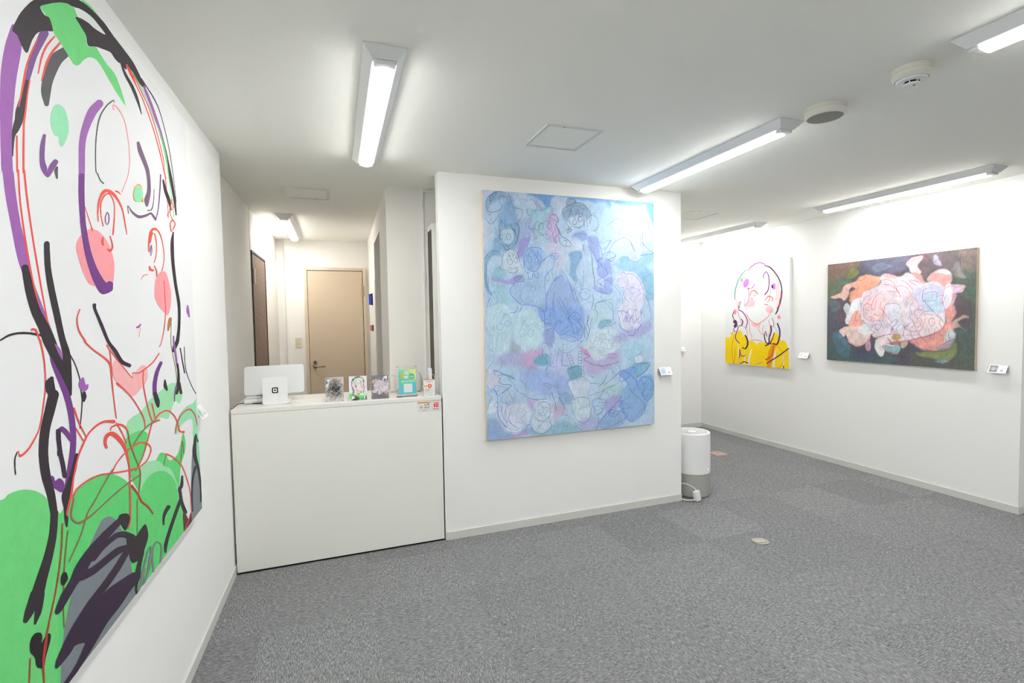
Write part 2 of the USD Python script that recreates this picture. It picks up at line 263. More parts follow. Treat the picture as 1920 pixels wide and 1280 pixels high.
[1,[238,84,74],[4574,10095,-16,-6,4637,10034,-5,-14,4687,10109,13,0],[-6,6,4,6]],
[1,[238,84,74],[5209,9968,-38,-3,5159,9858,-69,-10,5188,9776,-61,-14],[7,16,8,-23]],
[1,[238,84,74],[5635,10072,-32,-9,5738,9910,-49,-11,5737,9768,-55,-1,5581,9675,-19,31,5456,9693,32,25],[-7,11,-41,6]],
[0,[240,160,40],[7872,12031,8102,11980,8139,11762,8166,11541,7912,11504,7484,11407,7364,11498,7371,11638,7539,11857]],
[0,[150,228,180],[7812,11975,8054,11947,8162,11768,8003,11545,7744,11434,7508,11444,7426,11591,7555,11822]],
[1,[122,92,122],[6954,10941,29,7,6942,11150,17,-18,7238,11038,-52,-30,7743,11001,-33,-50,8364,11167,23,-32,8789,11317,-28,-39,9082,11245,-86,-36,9196,11171,-47,-16],[1,-10,17,-11]],
[1,[126,80,146],[9197,11180,49,5,9506,11598,46,7,9768,12288,54,12,9913,12870,69,18],[-13,-18,5,22]],
[1,[84,82,86],[9208,12193,-25,-6,9090,11772,-31,-6,8868,11462,-40,1,8502,11351,-10,14],[2,8,-41,-13]],
[1,[52,44,50],[10153,12752,-83,-28,10358,12433,-168,-57,10679,12180,-174,-55,10858,11884,-75,-21],[-13,21,11,-19]],
[1,[238,84,74],[10910,12257,-37,-12,11179,12026,-38,-6,10507,11668,-32,-1,10516,11528,-37,-8],[-9,8,1,-10]],
[1,[238,84,74],[11065,12292,-38,-6,10729,11809,-38,-8,10988,11534,-38,-11],[9,13,8,-9]],
[1,[238,84,74],[10955,11518,-54,-2,10706,11326,-60,-10,10819,11083,-49,-21,11068,11247,55,1,11280,11433,64,13,11080,11542,58,19],[27,21,-21,12]],
[1,[238,84,74],[8447,10041,59,8,8484,10322,70,8,8709,10700,112,4,9032,10864,-5,-40,9467,10829,-57,-22,9759,10559,-47,-11,9895,10074,-42,-6,9707,9685,-40,-2,9580,9535,-51,0],[-3,-19,-15,-17]],
[1,[238,84,74],[8603,10340,47,3,8825,10676,52,-2,9068,10673,-48,-14,9185,10339,-38,-6,9074,9971,-37,-3,8881,9729,-35,-1],[-11,-17,-10,-13]],
[1,[126,80,146],[8689,10276,-35,-3,8568,10079,-36,-4,8607,9921,-2,-13,8713,10098,36,4,8689,10276,36,7],[8,13,-2,11]],
[1,[238,84,74],[8441,9552,-81,-16,8489,9471,-87,-39,8762,9464,-32,-32],[-15,24,72,-2]],
[1,[238,84,74],[8869,9632,-35,-9,9059,9484,-62,-11,9073,9309,-63,-7],[-12,9,2,-20]],
[1,[250,150,160],[7691,9086,27,-4,7893,9226,26,-11,8235,9286,8,-16],[-16,-11,41,7]],
[0,[250,160,166],[9617,9516,9957,9526,10267,9225,10448,8762,10278,8279,10000,8023,9758,8080,9249,8251,8841,8502,8784,8805,8930,9165,9278,9416]],
[1,[238,84,74],[9750,9208,-34,-3,9766,8634,-41,-3,9764,8126,-41,-1,9553,7573,-46,3,9227,7126,-37,5,9010,6956,-35,6],[0,10,-14,-11]],
[0,[176,126,66],[10085,7921,10375,7933,10321,7756,10026,7498,9883,7486,9914,7710]],
[1,[140,150,60],[10317,7732,-36,0,10184,7092,-36,1,10275,6707,-36,0,10564,6107,-37,1,10708,5505,-38,3],[2,11,3,-11]],
[1,[52,44,50],[11016,11092,-61,-9,10836,10675,-182,-26,10815,9995,-182,-26,11004,9184,-170,-20,11293,8457,-176,-11,11216,7706,-158,2,10940,7115,-196,18,10636,6930,-234,38,10427,6737,-139,21],[8,19,-42,-39]],
[1,[160,98,176],[10504,7274,-74,1,10499,7033,-104,0,10664,6490,-120,2,10768,6139,-91,4],[0,22,8,-27]],
[1,[52,44,50],[10813,6234,-107,5,10873,5783,-139,14,10724,5405,-209,34,10539,5193,-159,32],[-4,31,-37,-42]],
[1,[52,44,50],[10945,5517,-124,9,11050,5140,-157,14],[-10,37,13,-46]],
[1,[126,80,146],[10542,5427,-102,19,10323,5164,-72,13,10289,4928,-37,5],[23,27,-2,-11]],
[1,[160,98,176],[12390,8442,-89,-5,12412,8232,-195,-13,12557,7995,-90,-7],[-2,24,14,-23]],
[1,[160,98,176],[7133,7618,19,-22,7320,7645,55,-29,7465,7717,33,-10],[-52,-7,24,12]],
[1,[250,160,166],[7418,7596,-26,2,7279,7316,-25,2],[4,9,-4,-9]],
[1,[52,44,50],[2564,9420,-100,-16,2553,9211,-110,-17,2559,8878,-115,-19,2650,8437,-126,-21,2786,7988,-129,-18,2904,7585,-126,-13,2989,7349,-128,-13,3099,7079,-159,-5,3132,6690,-150,8,3120,6364,-139,12,3134,6168,-101,9],[3,50,3,-49]],
[1,[52,44,50],[1753,8836,-107,-24,1800,8646,-133,-27,1879,8338,-143,-29,2026,7999,-155,-38,2255,7704,-176,-44,2444,7397,-216,-42,2575,7195,-197,-37,2779,6896,-205,-31,2989,6556,-199,-14,3105,6216,-136,0],[-14,55,23,-68]],
[1,[118,60,138],[2470,7018,-33,-5,2566,6856,-62,-10,2794,6519,-99,-12,3029,6137,-127,-4,3157,5729,-128,11,3198,5299,-130,23,3160,4944,-123,34,3001,4533,-124,44,2852,4190,-121,48],[-10,17,-23,-53]],
[0,[160,98,176],[2639,7319,2862,7180,2935,6942,2797,7068]],
[1,[52,44,50],[3300,4757,-79,28,3139,4465,-102,43,2940,4222,-103,49,2748,3987,-155,64,2729,3699,-79,27,2721,3466,-74,27,2717,3326,-27,10],[18,33,0,-13]],
[1,[52,44,50],[886,7448,10,-13,1119,7526,10,-18,1400,7563,2,-20,1780,7555,-5,-21,2186,7500,-8,-19],[-18,-6,29,-4]],
[1,[238,84,74],[1876,7627,-12,-28,1988,7612,-31,-12,2086,7436,-26,-5,2127,7380,-32,-3,2213,7049,-29,0,2231,6608,-24,2,2155,6232,-23,5,1933,5671,-19,7,1658,5410,-22,13,1429,5282,-20,17,1240,5258,7,21,1208,5357,16,-1],[-43,6,-3,9]],
[1,[52,44,50],[1167,5347,-16,8,1089,5241,-17,6,1073,5071,-17,4,1082,4956,-17,4],[6,8,1,-10]],
[1,[52,44,50],[2463,6597,-67,24,2379,6508,-167,31,2391,6381,-178,0,2445,6275,-142,-10],[30,32,40,-77]],
[1,[52,44,50],[2504,6253,-190,52,2320,5930,-175,54,2142,5630,-163,50,2040,5322,-164,44,2007,5002,-164,35,2063,4602,-160,29,2194,4200,-146,30,2264,3809,-134,34,2279,3804,-135,53,2186,3388,-136,66,1974,3003,-145,87,1703,2665,-164,111,1518,2410,-191,134],[53,92,-58,-80]],
[1,[52,44,50],[1478,2458,-160,124,1239,2246,-116,96,1108,2152,-59,52],[67,59,-28,-20]],
[1,[52,44,50],[1631,2405,-135,82,1524,2112,-107,72,1394,1926,-28,21],[24,65,-8,-11]],
[1,[118,60,138],[3066,5146,52,2,2943,5322,82,16,2738,5465,22,53,2601,5424,-67,55],[20,-29,-70,-21]],
[1,[58,42,64],[2604,5452,-92,18,2594,5253,-87,15,2632,4955,-87,13,2710,4673,-88,15,2750,4427,-84,18],[2,46,7,-44]],
[1,[58,42,64],[2545,5034,-30,4,2567,4942,-61,9],[-4,16,8,-32]],
[0,[118,60,138],[2232,4580,2329,4537,2370,4440,2527,4450,2676,4347,2715,4203,2599,4124,2401,4245,2285,4353]],
[1,[52,44,50],[3239,7056,-18,-4,3448,6814,-20,-2,3623,6459,-21,0,3654,6175,-21,2,3680,5952,-22,3,3616,5649,-21,5,3513,5326,-21,5],[-8,9,-3,-9]],
[0,[160,98,176],[3586,6401,3782,6480,3847,6372,3889,6288,4007,6290,3975,6181,3809,6139,3687,6186,3561,6280]],
[1,[52,44,50],[3786,6110,-75,10,3777,6026,-118,20,3747,5927,-62,12],[4,34,-8,-27]],
[0,[248,182,182],[5464,6727,5549,6756,5871,6623,6285,6364,6641,6195,6953,6340,7380,6464,7697,6417,7838,6218,7691,5941,7186,5757,6667,5628,6299,5718,5798,6007,5414,6303,5363,6557]],
[1,[238,84,74],[3937,7315,-28,-13,4378,7086,-28,-14,5003,6830,-38,-15,5253,6637,-53,-3,5291,6281,-47,3,5353,5776,-36,3,5450,5206,-32,4],[-24,12,2,-13]],
[1,[238,84,74],[5119,7169,-56,-10,5258,7023,-31,-1,5300,6704,-39,2,5287,6246,-39,4],[-22,23,0,-16]],
[1,[238,84,74],[5225,7077,-29,-8,5715,6744,-31,-8,6372,6318,-33,-8,6638,6176,4,-18,6703,6305,23,-17,7146,6263,14,-18,7801,6367,28,-17,8396,6510,39,-16,8917,6738,46,-14],[-18,12,30,13]],
[1,[238,84,74],[5599,6121,-51,-19,6133,5853,-33,-9,6653,5513,-36,-5,7198,5029,-46,-1,7380,4793,-51,5,7434,4536,-26,4],[-49,24,2,-10]],
[1,[238,84,74],[7486,6292,-47,5,7423,5971,-47,4,7574,5460,-48,3,7838,4918,-49,3,8030,4629,-49,3],[3,16,12,-19]],
[1,[238,84,74],[8070,5197,-50,3,8189,4943,-51,4,8277,4712,-52,6],[-8,18,7,-18]],
[1,[118,60,138],[9065,6416,-137,31,8650,6141,-160,32,8395,5776,-174,26,8373,5432,-176,23],[60,40,-4,-58]],
[1,[52,44,50],[8379,5475,-171,5,8560,5188,-211,13,8610,5013,-96,10],[-38,61,10,-33]],
[1,[52,44,50],[9376,5799,-66,6,9388,5591,-169,8,9532,5449,-88,-2],[-1,21,31,-31]],
[1,[52,44,50],[11213,6805,-48,0,11390,6340,-57,1,11617,5836,-66,2],[-5,14,9,-19]],
[1,[52,44,50],[11714,6832,-34,1,11762,6004,-34,1,12367,5311,-34,0,13016,4849,-34,-1],[-1,9,15,-11]],
[1,[58,42,64],[4538,8204,-90,-10,4572,8073,-67,-13,4876,7690,-83,-15,5208,7270,-77,-15,5579,7006,-105,-24,5966,6690,-97,-31,6474,6537,-65,-42],[-10,38,102,-31]],
[1,[238,84,74],[3797,8070,-24,3,3650,7851,-27,0,3712,7572,-35,-6,4001,7313,-34,-9],[7,11,17,-15]],
[1,[52,44,50],[12979,2864,95,-15,12793,3181,-70,65,12557,2905,-200,51,12447,2442,-270,57,12916,1712,-151,34,13126,866,-136,40,13040,331,-97,33],[16,-28,-4,-24]],
[1,[52,44,50],[12502,1938,-158,55,12077,1628,-121,41,11835,1010,-120,40,11794,388,-120,43],[43,31,-2,-33]],
[1,[52,44,50],[10761,2069,-107,34,10635,1757,-176,68,10339,1677,-128,63],[11,28,-66,-18]],
[1,[52,44,50],[10394,1734,-177,47,10551,1186,-178,47,10928,650,-225,57],[-17,58,62,-87]],
[0,[92,56,56],[10678,741,11025,513,11278,264,11649,387,11721,-89,10766,-100]],
[1,[52,44,50],[10489,1307,-165,76,9881,1032,-156,76,9139,654,-146,75,8722,369,-156,78,8638,143,-98,46],[64,29,-10,-28]],
[1,[52,44,50],[9145,1485,-159,93,8842,1434,-145,77,8641,1304,-108,47,8598,1087,-73,29],[101,17,-4,-23]],
[1,[238,84,74],[9166,3296,-42,-19,9895,2993,-44,-8,10740,2475,-60,5,11304,1806,-55,11,11645,1178,-51,14,11700,369,-43,15,11724,-64,-43,16],[-73,30,1,-12]],
[1,[238,84,74],[11417,263,-46,23,10788,44,-43,23],[18,6,-17,-6]],
[1,[150,112,84],[9163,3273,-25,8,8856,2968,-24,9],[6,6,-6,-6]],
[1,[150,112,84],[10950,3350,-39,10,10684,2640,-38,11],[4,10,-4,-10]],
[1,[150,112,84],[10993,3315,-39,8,11087,2837,-40,9],[-2,12,2,-12]],
[1,[238,84,74],[8142,4586,42,-19,8651,4755,38,-23,9434,4743,-7,-24,10106,4477,-51,-5,10506,4113,-57,4,10692,3780,-79,0,11157,3643,-44,-35],[-28,-9,125,-37]],
[1,[238,84,74],[10204,3809,64,-17,10425,4080,63,-19,11014,4342,52,-24,12040,4359,-8,-25,12730,4015,-60,2,13043,3517,-38,5],[-13,-16,7,-11]],
[1,[238,84,74],[8686,4550,-8,21,8087,4618,-42,18,7633,4204,-46,15,7140,3745,-42,17,6546,3466,-37,18],[49,-6,-19,-9]],
[1,[238,84,74],[4782,4572,66,-9,4726,4739,81,-20,4854,4866,72,-49,5163,4845,-42,-49,5548,4625,-109,-16,5898,4286,-97,6,6073,3866,-62,12,6118,3474,-54,15,6037,2434,-53,19,5961,2196,-52,23,5852,2049,-34,16],[10,-30,-8,-10]],
[1,[238,84,74],[5279,5148,5,45,4746,5248,-10,29,4311,5231,-27,24,3892,5121,-30,18,3613,4929,-38,18,3341,4685,-33,14,3126,4347,-33,13,2968,3944,-48,21,2765,3627,-42,19,2783,3531,-32,9],[93,-18,3,-17]],
[1,[238,84,74],[5435,5083,-32,-2,5737,4767,-35,0,6003,4411,-37,2],[-15,15,13,-17]],
[1,[238,84,74],[5058,4962,28,-11,5145,5032,24,-22,5594,5009,-3,-25,5969,4868,-41,-12,6130,4704,-40,-1],[-12,-9,18,-19]],
[1,[150,112,84],[6132,4723,-40,5,6267,4313,-40,5,6588,3807,-41,5,6879,3332,-44,11,6709,2786,-43,15],[-5,16,-5,-15]],
[1,[238,84,74],[5050,3874,33,-18,5396,4046,29,-17,6021,4182,29,-21,6590,4218,22,-22,7089,4174,0,-20,7606,4001,-35,-8,7803,3778,-49,14,7437,3545,-38,21,6800,3513,-20,21,6133,3603,-10,25,5124,3817,-5,22,4382,3980,-10,22,3707,4034,-18,22,3206,3987,-25,20,3045,3858,-25,14],[-18,-9,-11,-9]],
[1,[150,112,84],[8686,4550,-18,22,7795,4589,-26,21,7128,4476,-34,19,6498,4259,-34,18],[47,-2,-23,-8]],
[1,[150,112,84],[5056,3925,-29,16,4493,3677,-27,16,3970,3416,-25,16,3657,3285,-25,15,3268,2886,-24,15,2735,2541,-21,15],[17,8,-10,-6]],
[1,[150,112,84],[6870,3254,-23,22,6002,3281,-25,23,5057,3252,-24,21,4081,3180,-21,20,3677,3166,-23,27,3242,3206,-5,26,2992,3363,31,2,2925,3538,33,-13,3070,3819,27,-12],[34,-1,6,11]],
[1,[190,60,55],[6217,3138,-60,0,6608,2779,-58,5,6871,2452,-56,2,7362,2117,-48,0,7713,1780,-47,5],[-36,33,27,-25]],
[1,[150,112,84],[6560,2637,-24,8,6429,1585,-23,10],[1,9,-1,-8]],
[1,[238,84,74],[3284,5829,-39,-1,3484,5456,-28,-1,3758,5086,-23,-1],[-11,20,9,-12]],
[1,[238,84,74],[3323,5364,-23,-3,3623,5021,-24,-2],[-11,13,12,-14]],
[1,[190,60,55],[2556,3456,-23,10,2443,2879,-23,11,2196,2250,-24,14,1895,1738,-22,16,1749,1492,-30,22],[2,11,-7,-12]],
[1,[150,112,84],[2750,3218,-21,10,2542,2542,-21,10,2414,1731,-20,11,2399,1273,-20,12],[3,9,0,-10]],
[1,[190,60,55],[1184,1379,-18,12,1103,900,-18,13],[2,10,-2,-9]],
[0,[40,32,36],[1407,1740,1555,1650,1599,1530,1558,1446,1677,1481,1797,1496,1885,1410,1849,1292,1685,1093,1599,931,1446,1012,1359,1119,1332,1296,1207,1482,1201,1642,1275,1741]],
[1,[190,60,55],[1777,1531,-26,18,1684,1313,-48,34,1585,1022,-35,23,1576,564,-22,15],[5,12,0,-12]],
[1,[40,32,36],[2523,2361,-91,48,2504,2277,-134,79,2442,2197,-72,47],[10,43,-21,-27]],
[0,[52,44,50],[5309,2608,5560,2571,5898,2428,5966,2232,5674,2063,5477,2234,5279,2493]],
[1,[58,42,64],[5375,2456,-118,101,4572,2418,-150,130,3714,2316,-177,149,3188,2146,-213,171,2848,2007,-144,120,2530,1903,-143,122,2249,1764,-105,91,2153,1727,-61,55],[120,6,-35,-14]],
[1,[52,44,50],[6085,1688,97,49,5577,1991,37,66,5091,2164,-10,71],[184,-110,-132,47]],
[1,[58,42,64],[5091,2164,-88,88,4325,2197,-89,87,3764,2164,-130,125],[108,-5,-123,-7]],
[1,[58,42,64],[5791,1546,-52,93,5122,1728,-93,117,4352,1795,-100,112,3729,1855,-84,117,3172,1999,-71,133],[149,-41,-168,43]],
[1,[58,42,64],[5692,1476,-155,109,5073,1318,-157,122,4359,1212,-140,123,3651,1150,-133,121,3189,1025,-169,150,2817,904,-185,166,2465,763,-172,164,2138,684,-101,102,2030,636,-41,40],[93,24,-21,-9]],
[0,[52,44,50],[5735,1833,6269,1631,6671,1684,7038,1702,7218,1425,7187,1190,6893,988,6770,840,6275,907,5958,1035,5816,1384]],
[1,[52,44,50],[6682,960,-139,75,6448,709,-154,85,6321,493,-180,99,6170,217,-81,43,6203,-65,-55,27],[35,37,3,-22]],
[0,[58,42,64],[6057,699,6462,425,6396,299,5823,318,5112,251,4322,239,3602,107,2721,-4,2384,-8,2209,116,2742,194,3116,350,3216,413,2957,559,2621,664,2343,636,2078,609,1986,699,2260,864,2830,1018,3180,937,3707,1054,4414,1046,5190,900]],
[1,[128,136,142],[6308,-11,54,-33,6600,317,56,-33,7175,844,58,-33,7416,822,-64,25,7241,336,-61,33,6771,31,-55,35],[-13,-14,-18,-12]],
[1,[128,136,142],[7524,-93,65,-30,7505,635,65,-31,7878,807,31,-36,8320,452,-71,26,8132,-16,-69,34],[1,-23,-8,-20]],
[1,[128,136,142],[6785,551,48,-36,7277,612,-61,20,6995,124,-60,32],[-31,-4,-10,-17]],
[1,[128,136,142],[6420,89,63,-40,6874,427,41,-42,6668,43,-67,37],[-19,-14,-11,-20]],
]
GIRL_MARKS = [
[0,[255,218,6],[-2,2855,144,2987,400,3026,696,2990,863,3387,1113,3594,1402,3524,1526,3339,1465,1895,1373,-10,5,-6]],
[0,[255,218,6],[1650,3029,1770,3593,2012,3815,2253,3850,2493,3730,2669,3365,2732,3213,2967,3371,3279,3196,3474,2777,3400,2227,2975,1597,2861,854,2786,-13,2027,-10,2062,1301,1936,2664,1930,-18,1332,-1,1490,1896,1528,2775]],
[0,[255,218,6],[3436,2593,3666,2674,4046,2723,4346,2626,4534,2394,4573,2038,4390,1432,3980,806,3908,15,3603,52,3714,788,3960,1799,3597,1266,3294,-3,3061,9,2994,924,2975,1597]],
[0,[255,218,6],[4572,2247,4792,2523,5084,2629,5446,2577,5767,2747,6156,2691,6433,2931,6638,3397,6910,3660,7182,3637,7453,3416,7656,2970,7790,2862,8020,2926,8315,2768,8545,2332,8679,1673,8716,1120,8712,37,8174,47,8199,1086,8063,1694,7989,1072,7944,55,7039,36,7096,1584,6990,2121,6793,993,6696,53,5749,45,4953,39,4991,1169,4806,87,3984,21,4054,1052,4499,1915]],
[1,[240,160,20],[6919,2489,-226,59,6581,1670,-369,68,6378,849,-345,29,6244,85,-279,13],[71,172,-37,-210]],
[1,[224,100,30],[6818,2199,-68,5,6720,1563,-85,19,6377,1081,-74,57,5851,784,-52,67],[8,51,-77,-43]],
[1,[224,100,30],[1443,3525,-28,4,1075,2193,-29,1,1080,929,-29,-3,1290,27,-29,-6],[5,19,4,-19]],
[1,[224,100,30],[1490,1834,-29,-1,1470,639,-29,0,1332,31,-29,2],[0,20,-5,-20]],
[1,[224,100,30],[3282,2588,-20,14,2580,1946,-25,9,2265,1002,-28,0,2427,517,-27,-7],[16,15,6,-18]],
[1,[224,100,30],[6473,2212,-1,-20,7260,2219,-9,-19,7865,1796,-19,-12,8119,1193,-23,-3,8006,623,-21,7,7512,19,-19,10],[-22,0,-13,-15]],
[1,[224,100,30],[2064,803,-28,-2,2067,-7,-28,-2],[0,20,0,-20]],
[0,[246,200,208],[3613,7304,4172,7252,4345,6970,4175,6592,3547,6501,3156,6596,3262,6844]],
[0,[246,200,208],[6049,6453,6435,6494,6755,6248,6726,5880,6376,5781,5923,5896,5791,6220]],
[0,[250,150,165],[1352,6278,1638,6271,1721,5958,1559,5662,1353,5778,1229,6030]],
[0,[250,150,165],[7685,5322,7659,5218,7586,5143,7487,5116,7386,5144,7312,5222,7284,5326,7310,5431,7383,5506,7483,5533,7584,5503,7657,5426]],
[0,[250,190,200],[3770,4745,4186,4625,4559,4584,4999,4715,4891,4420,4561,4240,4112,4356]],
[0,[232,120,230],[2677,8948,2748,9336,3034,9593,3319,9636,3497,9444,3464,9059,3252,8796,2895,8697]],
[0,[255,140,115],[2602,9549,2581,9433,2522,9351,2442,9325,2362,9363,2302,9454,2280,9575,2301,9692,2360,9774,2440,9799,2521,9760,2580,9669]],
[0,[232,120,230],[6705,8823,6861,8917,7019,8748,7022,8331,6898,8208,6740,8297,6675,8563]],
[1,[244,152,136],[3172,10750,13,-21,3875,10954,7,-22,4967,10920,-2,-21,6021,10622,-10,-18,6664,10137,-19,-11,7076,9473,-24,-4,7238,8629,-25,2,7124,7151,-25,3],[-23,-7,-1,-19]],
[1,[244,152,136],[5694,11002,-5,-20,6213,10866,-9,-19,6692,10579,-13,-17],[-23,6,20,-12]],
[1,[244,152,136],[7263,9354,-24,-2,7487,8353,-25,1,7342,7142,-25,3],[-4,19,-2,-19]],
[1,[244,152,136],[2014,9562,-25,7,1646,8448,-26,5,1611,7534,-26,0,1841,6208,-26,-3,2086,5456,-27,-6,2489,4653,-26,-8],[6,17,9,-18]],
[1,[50,150,140],[3137,10670,-30,27,2598,10302,-51,36,2014,9675,-60,27,1607,8794,-65,18,1421,8002,-68,8,1461,7426,-53,0],[27,19,3,-36]],
[1,[150,90,150],[3315,10514,37,-29,3875,10954,51,-51,4493,11215,32,-64,5099,11228,-9,-68,5694,10975,-21,-42],[-30,-23,49,-21]],
[1,[92,50,96],[5630,10876,-20,-43,6343,10589,-49,-50,7042,9892,-60,-31,7542,9124,-68,-18,7792,8333,-66,-3,7798,7560,-67,9,7621,6845,-71,19,7349,6179,-77,23,7299,6015,-80,32,7066,5652,-60,28],[-50,20,-29,-45]],
[1,[118,60,120],[5540,9443,39,-1,5505,9820,50,-17,5830,10190,0,-58,6124,9766,-56,-7,6226,8964,-58,6,6070,8180,-61,22,5682,7776,-63,42],[3,-29,-42,-44]],
[1,[232,120,230],[4300,9026,-44,19,4129,8736,-61,40,3817,8548,-50,50],[18,30,-53,-32]],
[0,[118,60,120],[3607,8551,3592,8513,3551,8487,3495,8480,3438,8494,3397,8525,3381,8565,3396,8603,3438,8629,3494,8636,3551,8621,3592,8590]],
[1,[64,50,60],[6642,8723,-63,13,6611,8568,-107,-1,6676,8432,-88,-24],[9,46,32,-68]],
[1,[146,150,142],[5339,9996,-15,12,4773,9560,-18,10,4519,8928,-20,3,4644,8429,-19,-4,4835,8228,-16,-9],[12,9,11,-12]],
[1,[146,150,142],[5879,7701,-2,-16,6267,7639,11,-14,6393,7949,19,-3,6378,8267,19,-1],[-17,3,-1,14]],
[1,[146,150,142],[3008,7610,-21,4,2902,7138,-22,1,2976,6630,-21,-4,3264,6230,-19,-8],[3,15,10,-13]],
[1,[236,96,80],[3146,8608,-12,-20,3381,8510,-33,-9,3526,7890,-42,2,3402,7174,-33,11,2904,6621,-36,20],[-23,10,-22,-24]],
[1,[236,96,80],[3716,7770,34,-8,3819,8151,40,-24,4166,8268,6,-50,4510,8165,-34,-32,4783,7834,-39,-20],[-6,-24,24,-29]],
[1,[236,96,80],[4476,8167,-41,6,4443,7896,-38,14,4225,7645,-29,17],[4,29,-17,-20]],
[1,[236,96,80],[3669,7384,14,-20,3858,7459,-1,-28,4067,7355,-35,2,3859,7293,-8,16],[-22,-9,-17,-5]],
[1,[236,96,80],[5719,7105,29,-14,5978,7467,32,-28,6300,7558,-3,-47,6620,7410,-32,-23,6684,7197,-38,4,6591,6964,-30,10],[-14,-20,-9,-22]],
[1,[236,96,80],[6268,7533,-38,-1,6302,7214,-37,11,6046,6916,-27,16],[-3,29,-16,-19]],
[1,[240,80,60],[5590,6789,-21,-20,5788,6648,-7,-26,6048,6693,13,-42],[-23,16,45,8]],
[1,[236,96,80],[7764,8077,-30,6,7558,7055,-42,8,7439,6541,-58,20,7194,6210,-32,17],[5,23,-17,-24]],
[1,[64,50,60],[2027,6261,45,0,2010,6775,37,-5,2172,7110,24,-14,2320,7105,-29,-1,2210,6768,-28,7,2064,6431,-49,14],[1,-31,-15,-34]],
[1,[92,50,96],[1352,6028,-46,15,1123,5593,-66,1,1356,5090,-47,-12],[16,31,15,-32]],
[0,[92,50,96],[1232,4965,1479,5089,1724,4963,1831,4683,1727,4278,1482,4183,1276,4338,1439,4620,1233,4777]],
[1,[118,60,120],[1400,4213,-55,12,1277,3898,-57,-8,1525,3683,-43,-29],[15,38,34,-29]],
[1,[160,70,160],[2083,6198,-40,-53,2642,5939,-50,-38,3114,5383,-63,-23,3310,4836,-70,1,3081,4105,-53,10],[-63,29,-12,-37]],
[1,[92,50,96],[2407,5176,-49,-20,2646,4837,-79,0,2410,4406,-46,42,2130,4498,19,34],[-24,34,-40,13]],
[1,[236,96,80],[1841,6265,-27,-5,2086,5518,-27,-6,2449,4653,-26,-7],[-6,19,8,-18]],
[1,[236,96,80],[2011,4249,12,-23,2490,4407,-1,-25,2963,4226,-25,-14,3277,3561,-30,-6,3279,3135,-31,-1],[-27,-9,0,-22]],
[1,[236,96,80],[737,3384,20,-16,1236,3741,20,-16],[-19,-14,19,14]],
[1,[236,96,80],[3112,5717,-18,-11,3268,5563,-32,-16,3577,5167,-27,-21,4484,4608,-11,-35,5216,4832,17,-26,5928,5237,19,-17,6345,5693,24,-12,6549,6147,26,-9],[-13,13,9,19]],
[1,[236,96,80],[3516,5137,-27,-1,3621,4111,-27,-2,3700,3629,-26,-6,3952,3213,-26,-3,3817,2908,-25,6],[-2,19,-8,-18]],
[1,[236,96,80],[3359,2590,9,-16,3894,2790,8,-23,4494,2870,-1,-27,5010,2797,-10,-26,5338,2673,-11,-19],[-19,-7,20,-8]],
[1,[236,96,80],[5108,4656,-24,7,4871,4124,-26,2,5004,3772,-23,-9,5224,3540,-20,-13],[8,17,14,-15]],
[1,[236,96,80],[5542,4481,-24,6,5401,4071,-25,1,5478,3311,-25,-2],[6,18,2,-18]],
[1,[236,96,80],[6154,4975,-24,-5,6389,4313,-24,-2,6289,3735,-23,6,6115,3558,-19,13],[-6,18,-14,-14]],
[1,[236,96,80],[5296,3494,-2,-18,6151,3443,-4,-17,6569,3326,-7,-16],[-19,1,18,-5]],
[1,[118,60,120],[1913,4466,-49,-1,1930,4093,-56,8,1648,3466,-64,9,1609,2903,-62,-18,2139,2410,-57,-37],[-2,33,41,-38]],
[1,[64,50,60],[3006,3342,-78,-30,3281,2892,-97,-24,3360,2347,-107,11,3052,1846,-62,60,2675,1902,19,61],[-33,54,-69,10]],
[1,[92,50,96],[5976,3265,34,8,5796,3814,25,49,5642,3373,-64,-2,5803,2736,-60,-21,6087,2456,-49,-35],[8,-25,36,-35]],
[1,[92,50,96],[6493,4399,-83,-4,6531,3854,-89,9,6292,3216,-89,12,6261,2637,-84,0],[-4,62,-3,-63]],
[1,[92,50,96],[6910,3689,-39,9,6641,2938,-56,20,6227,2462,-51,46,5770,2280,-31,58],[11,30,-65,-26]],
[1,[92,50,96],[7309,4670,-77,-21,7582,3983,-92,-12,7555,3193,-92,12,7258,2503,-69,60,6747,2540,10,69],[-23,58,-74,5]],
[1,[64,50,60],[6611,5259,-26,-8,6834,4772,-27,-3,6769,4287,-34,3],[-9,19,-3,-26]],
[1,[146,150,142],[6939,4431,-16,-6,7317,3696,-15,-6],[-6,12,6,-12]],
[1,[92,50,96],[6122,2545,-9,-64,6540,2520,-8,-63],[-69,4,68,-4]],
[1,[118,60,120],[2182,1680,-64,-10,2264,1250,-67,-25,2584,947,-32,-58,2978,1046,15,-47],[-8,44,55,14]],
[1,[118,60,120],[2143,1181,-48,-7,2201,750,-48,-7],[-4,33,4,-33]],
[1,[64,50,60],[2269,40,28,-36,2824,329,6,-55,3448,210,-20,-48],[-44,-23,53,-10]],
[1,[92,50,96],[8695,2128,-34,39,7335,1199,-42,49,5960,383,-34,42],[42,28,-48,-29]],
[1,[118,60,120],[8087,292,-52,-7,8109,41,-65,-9],[-3,40,4,-50]],
[1,[230,150,120],[4435,117,15,-26,4951,336,25,-54,5459,492,16,-44],[-31,-13,50,15]],
]
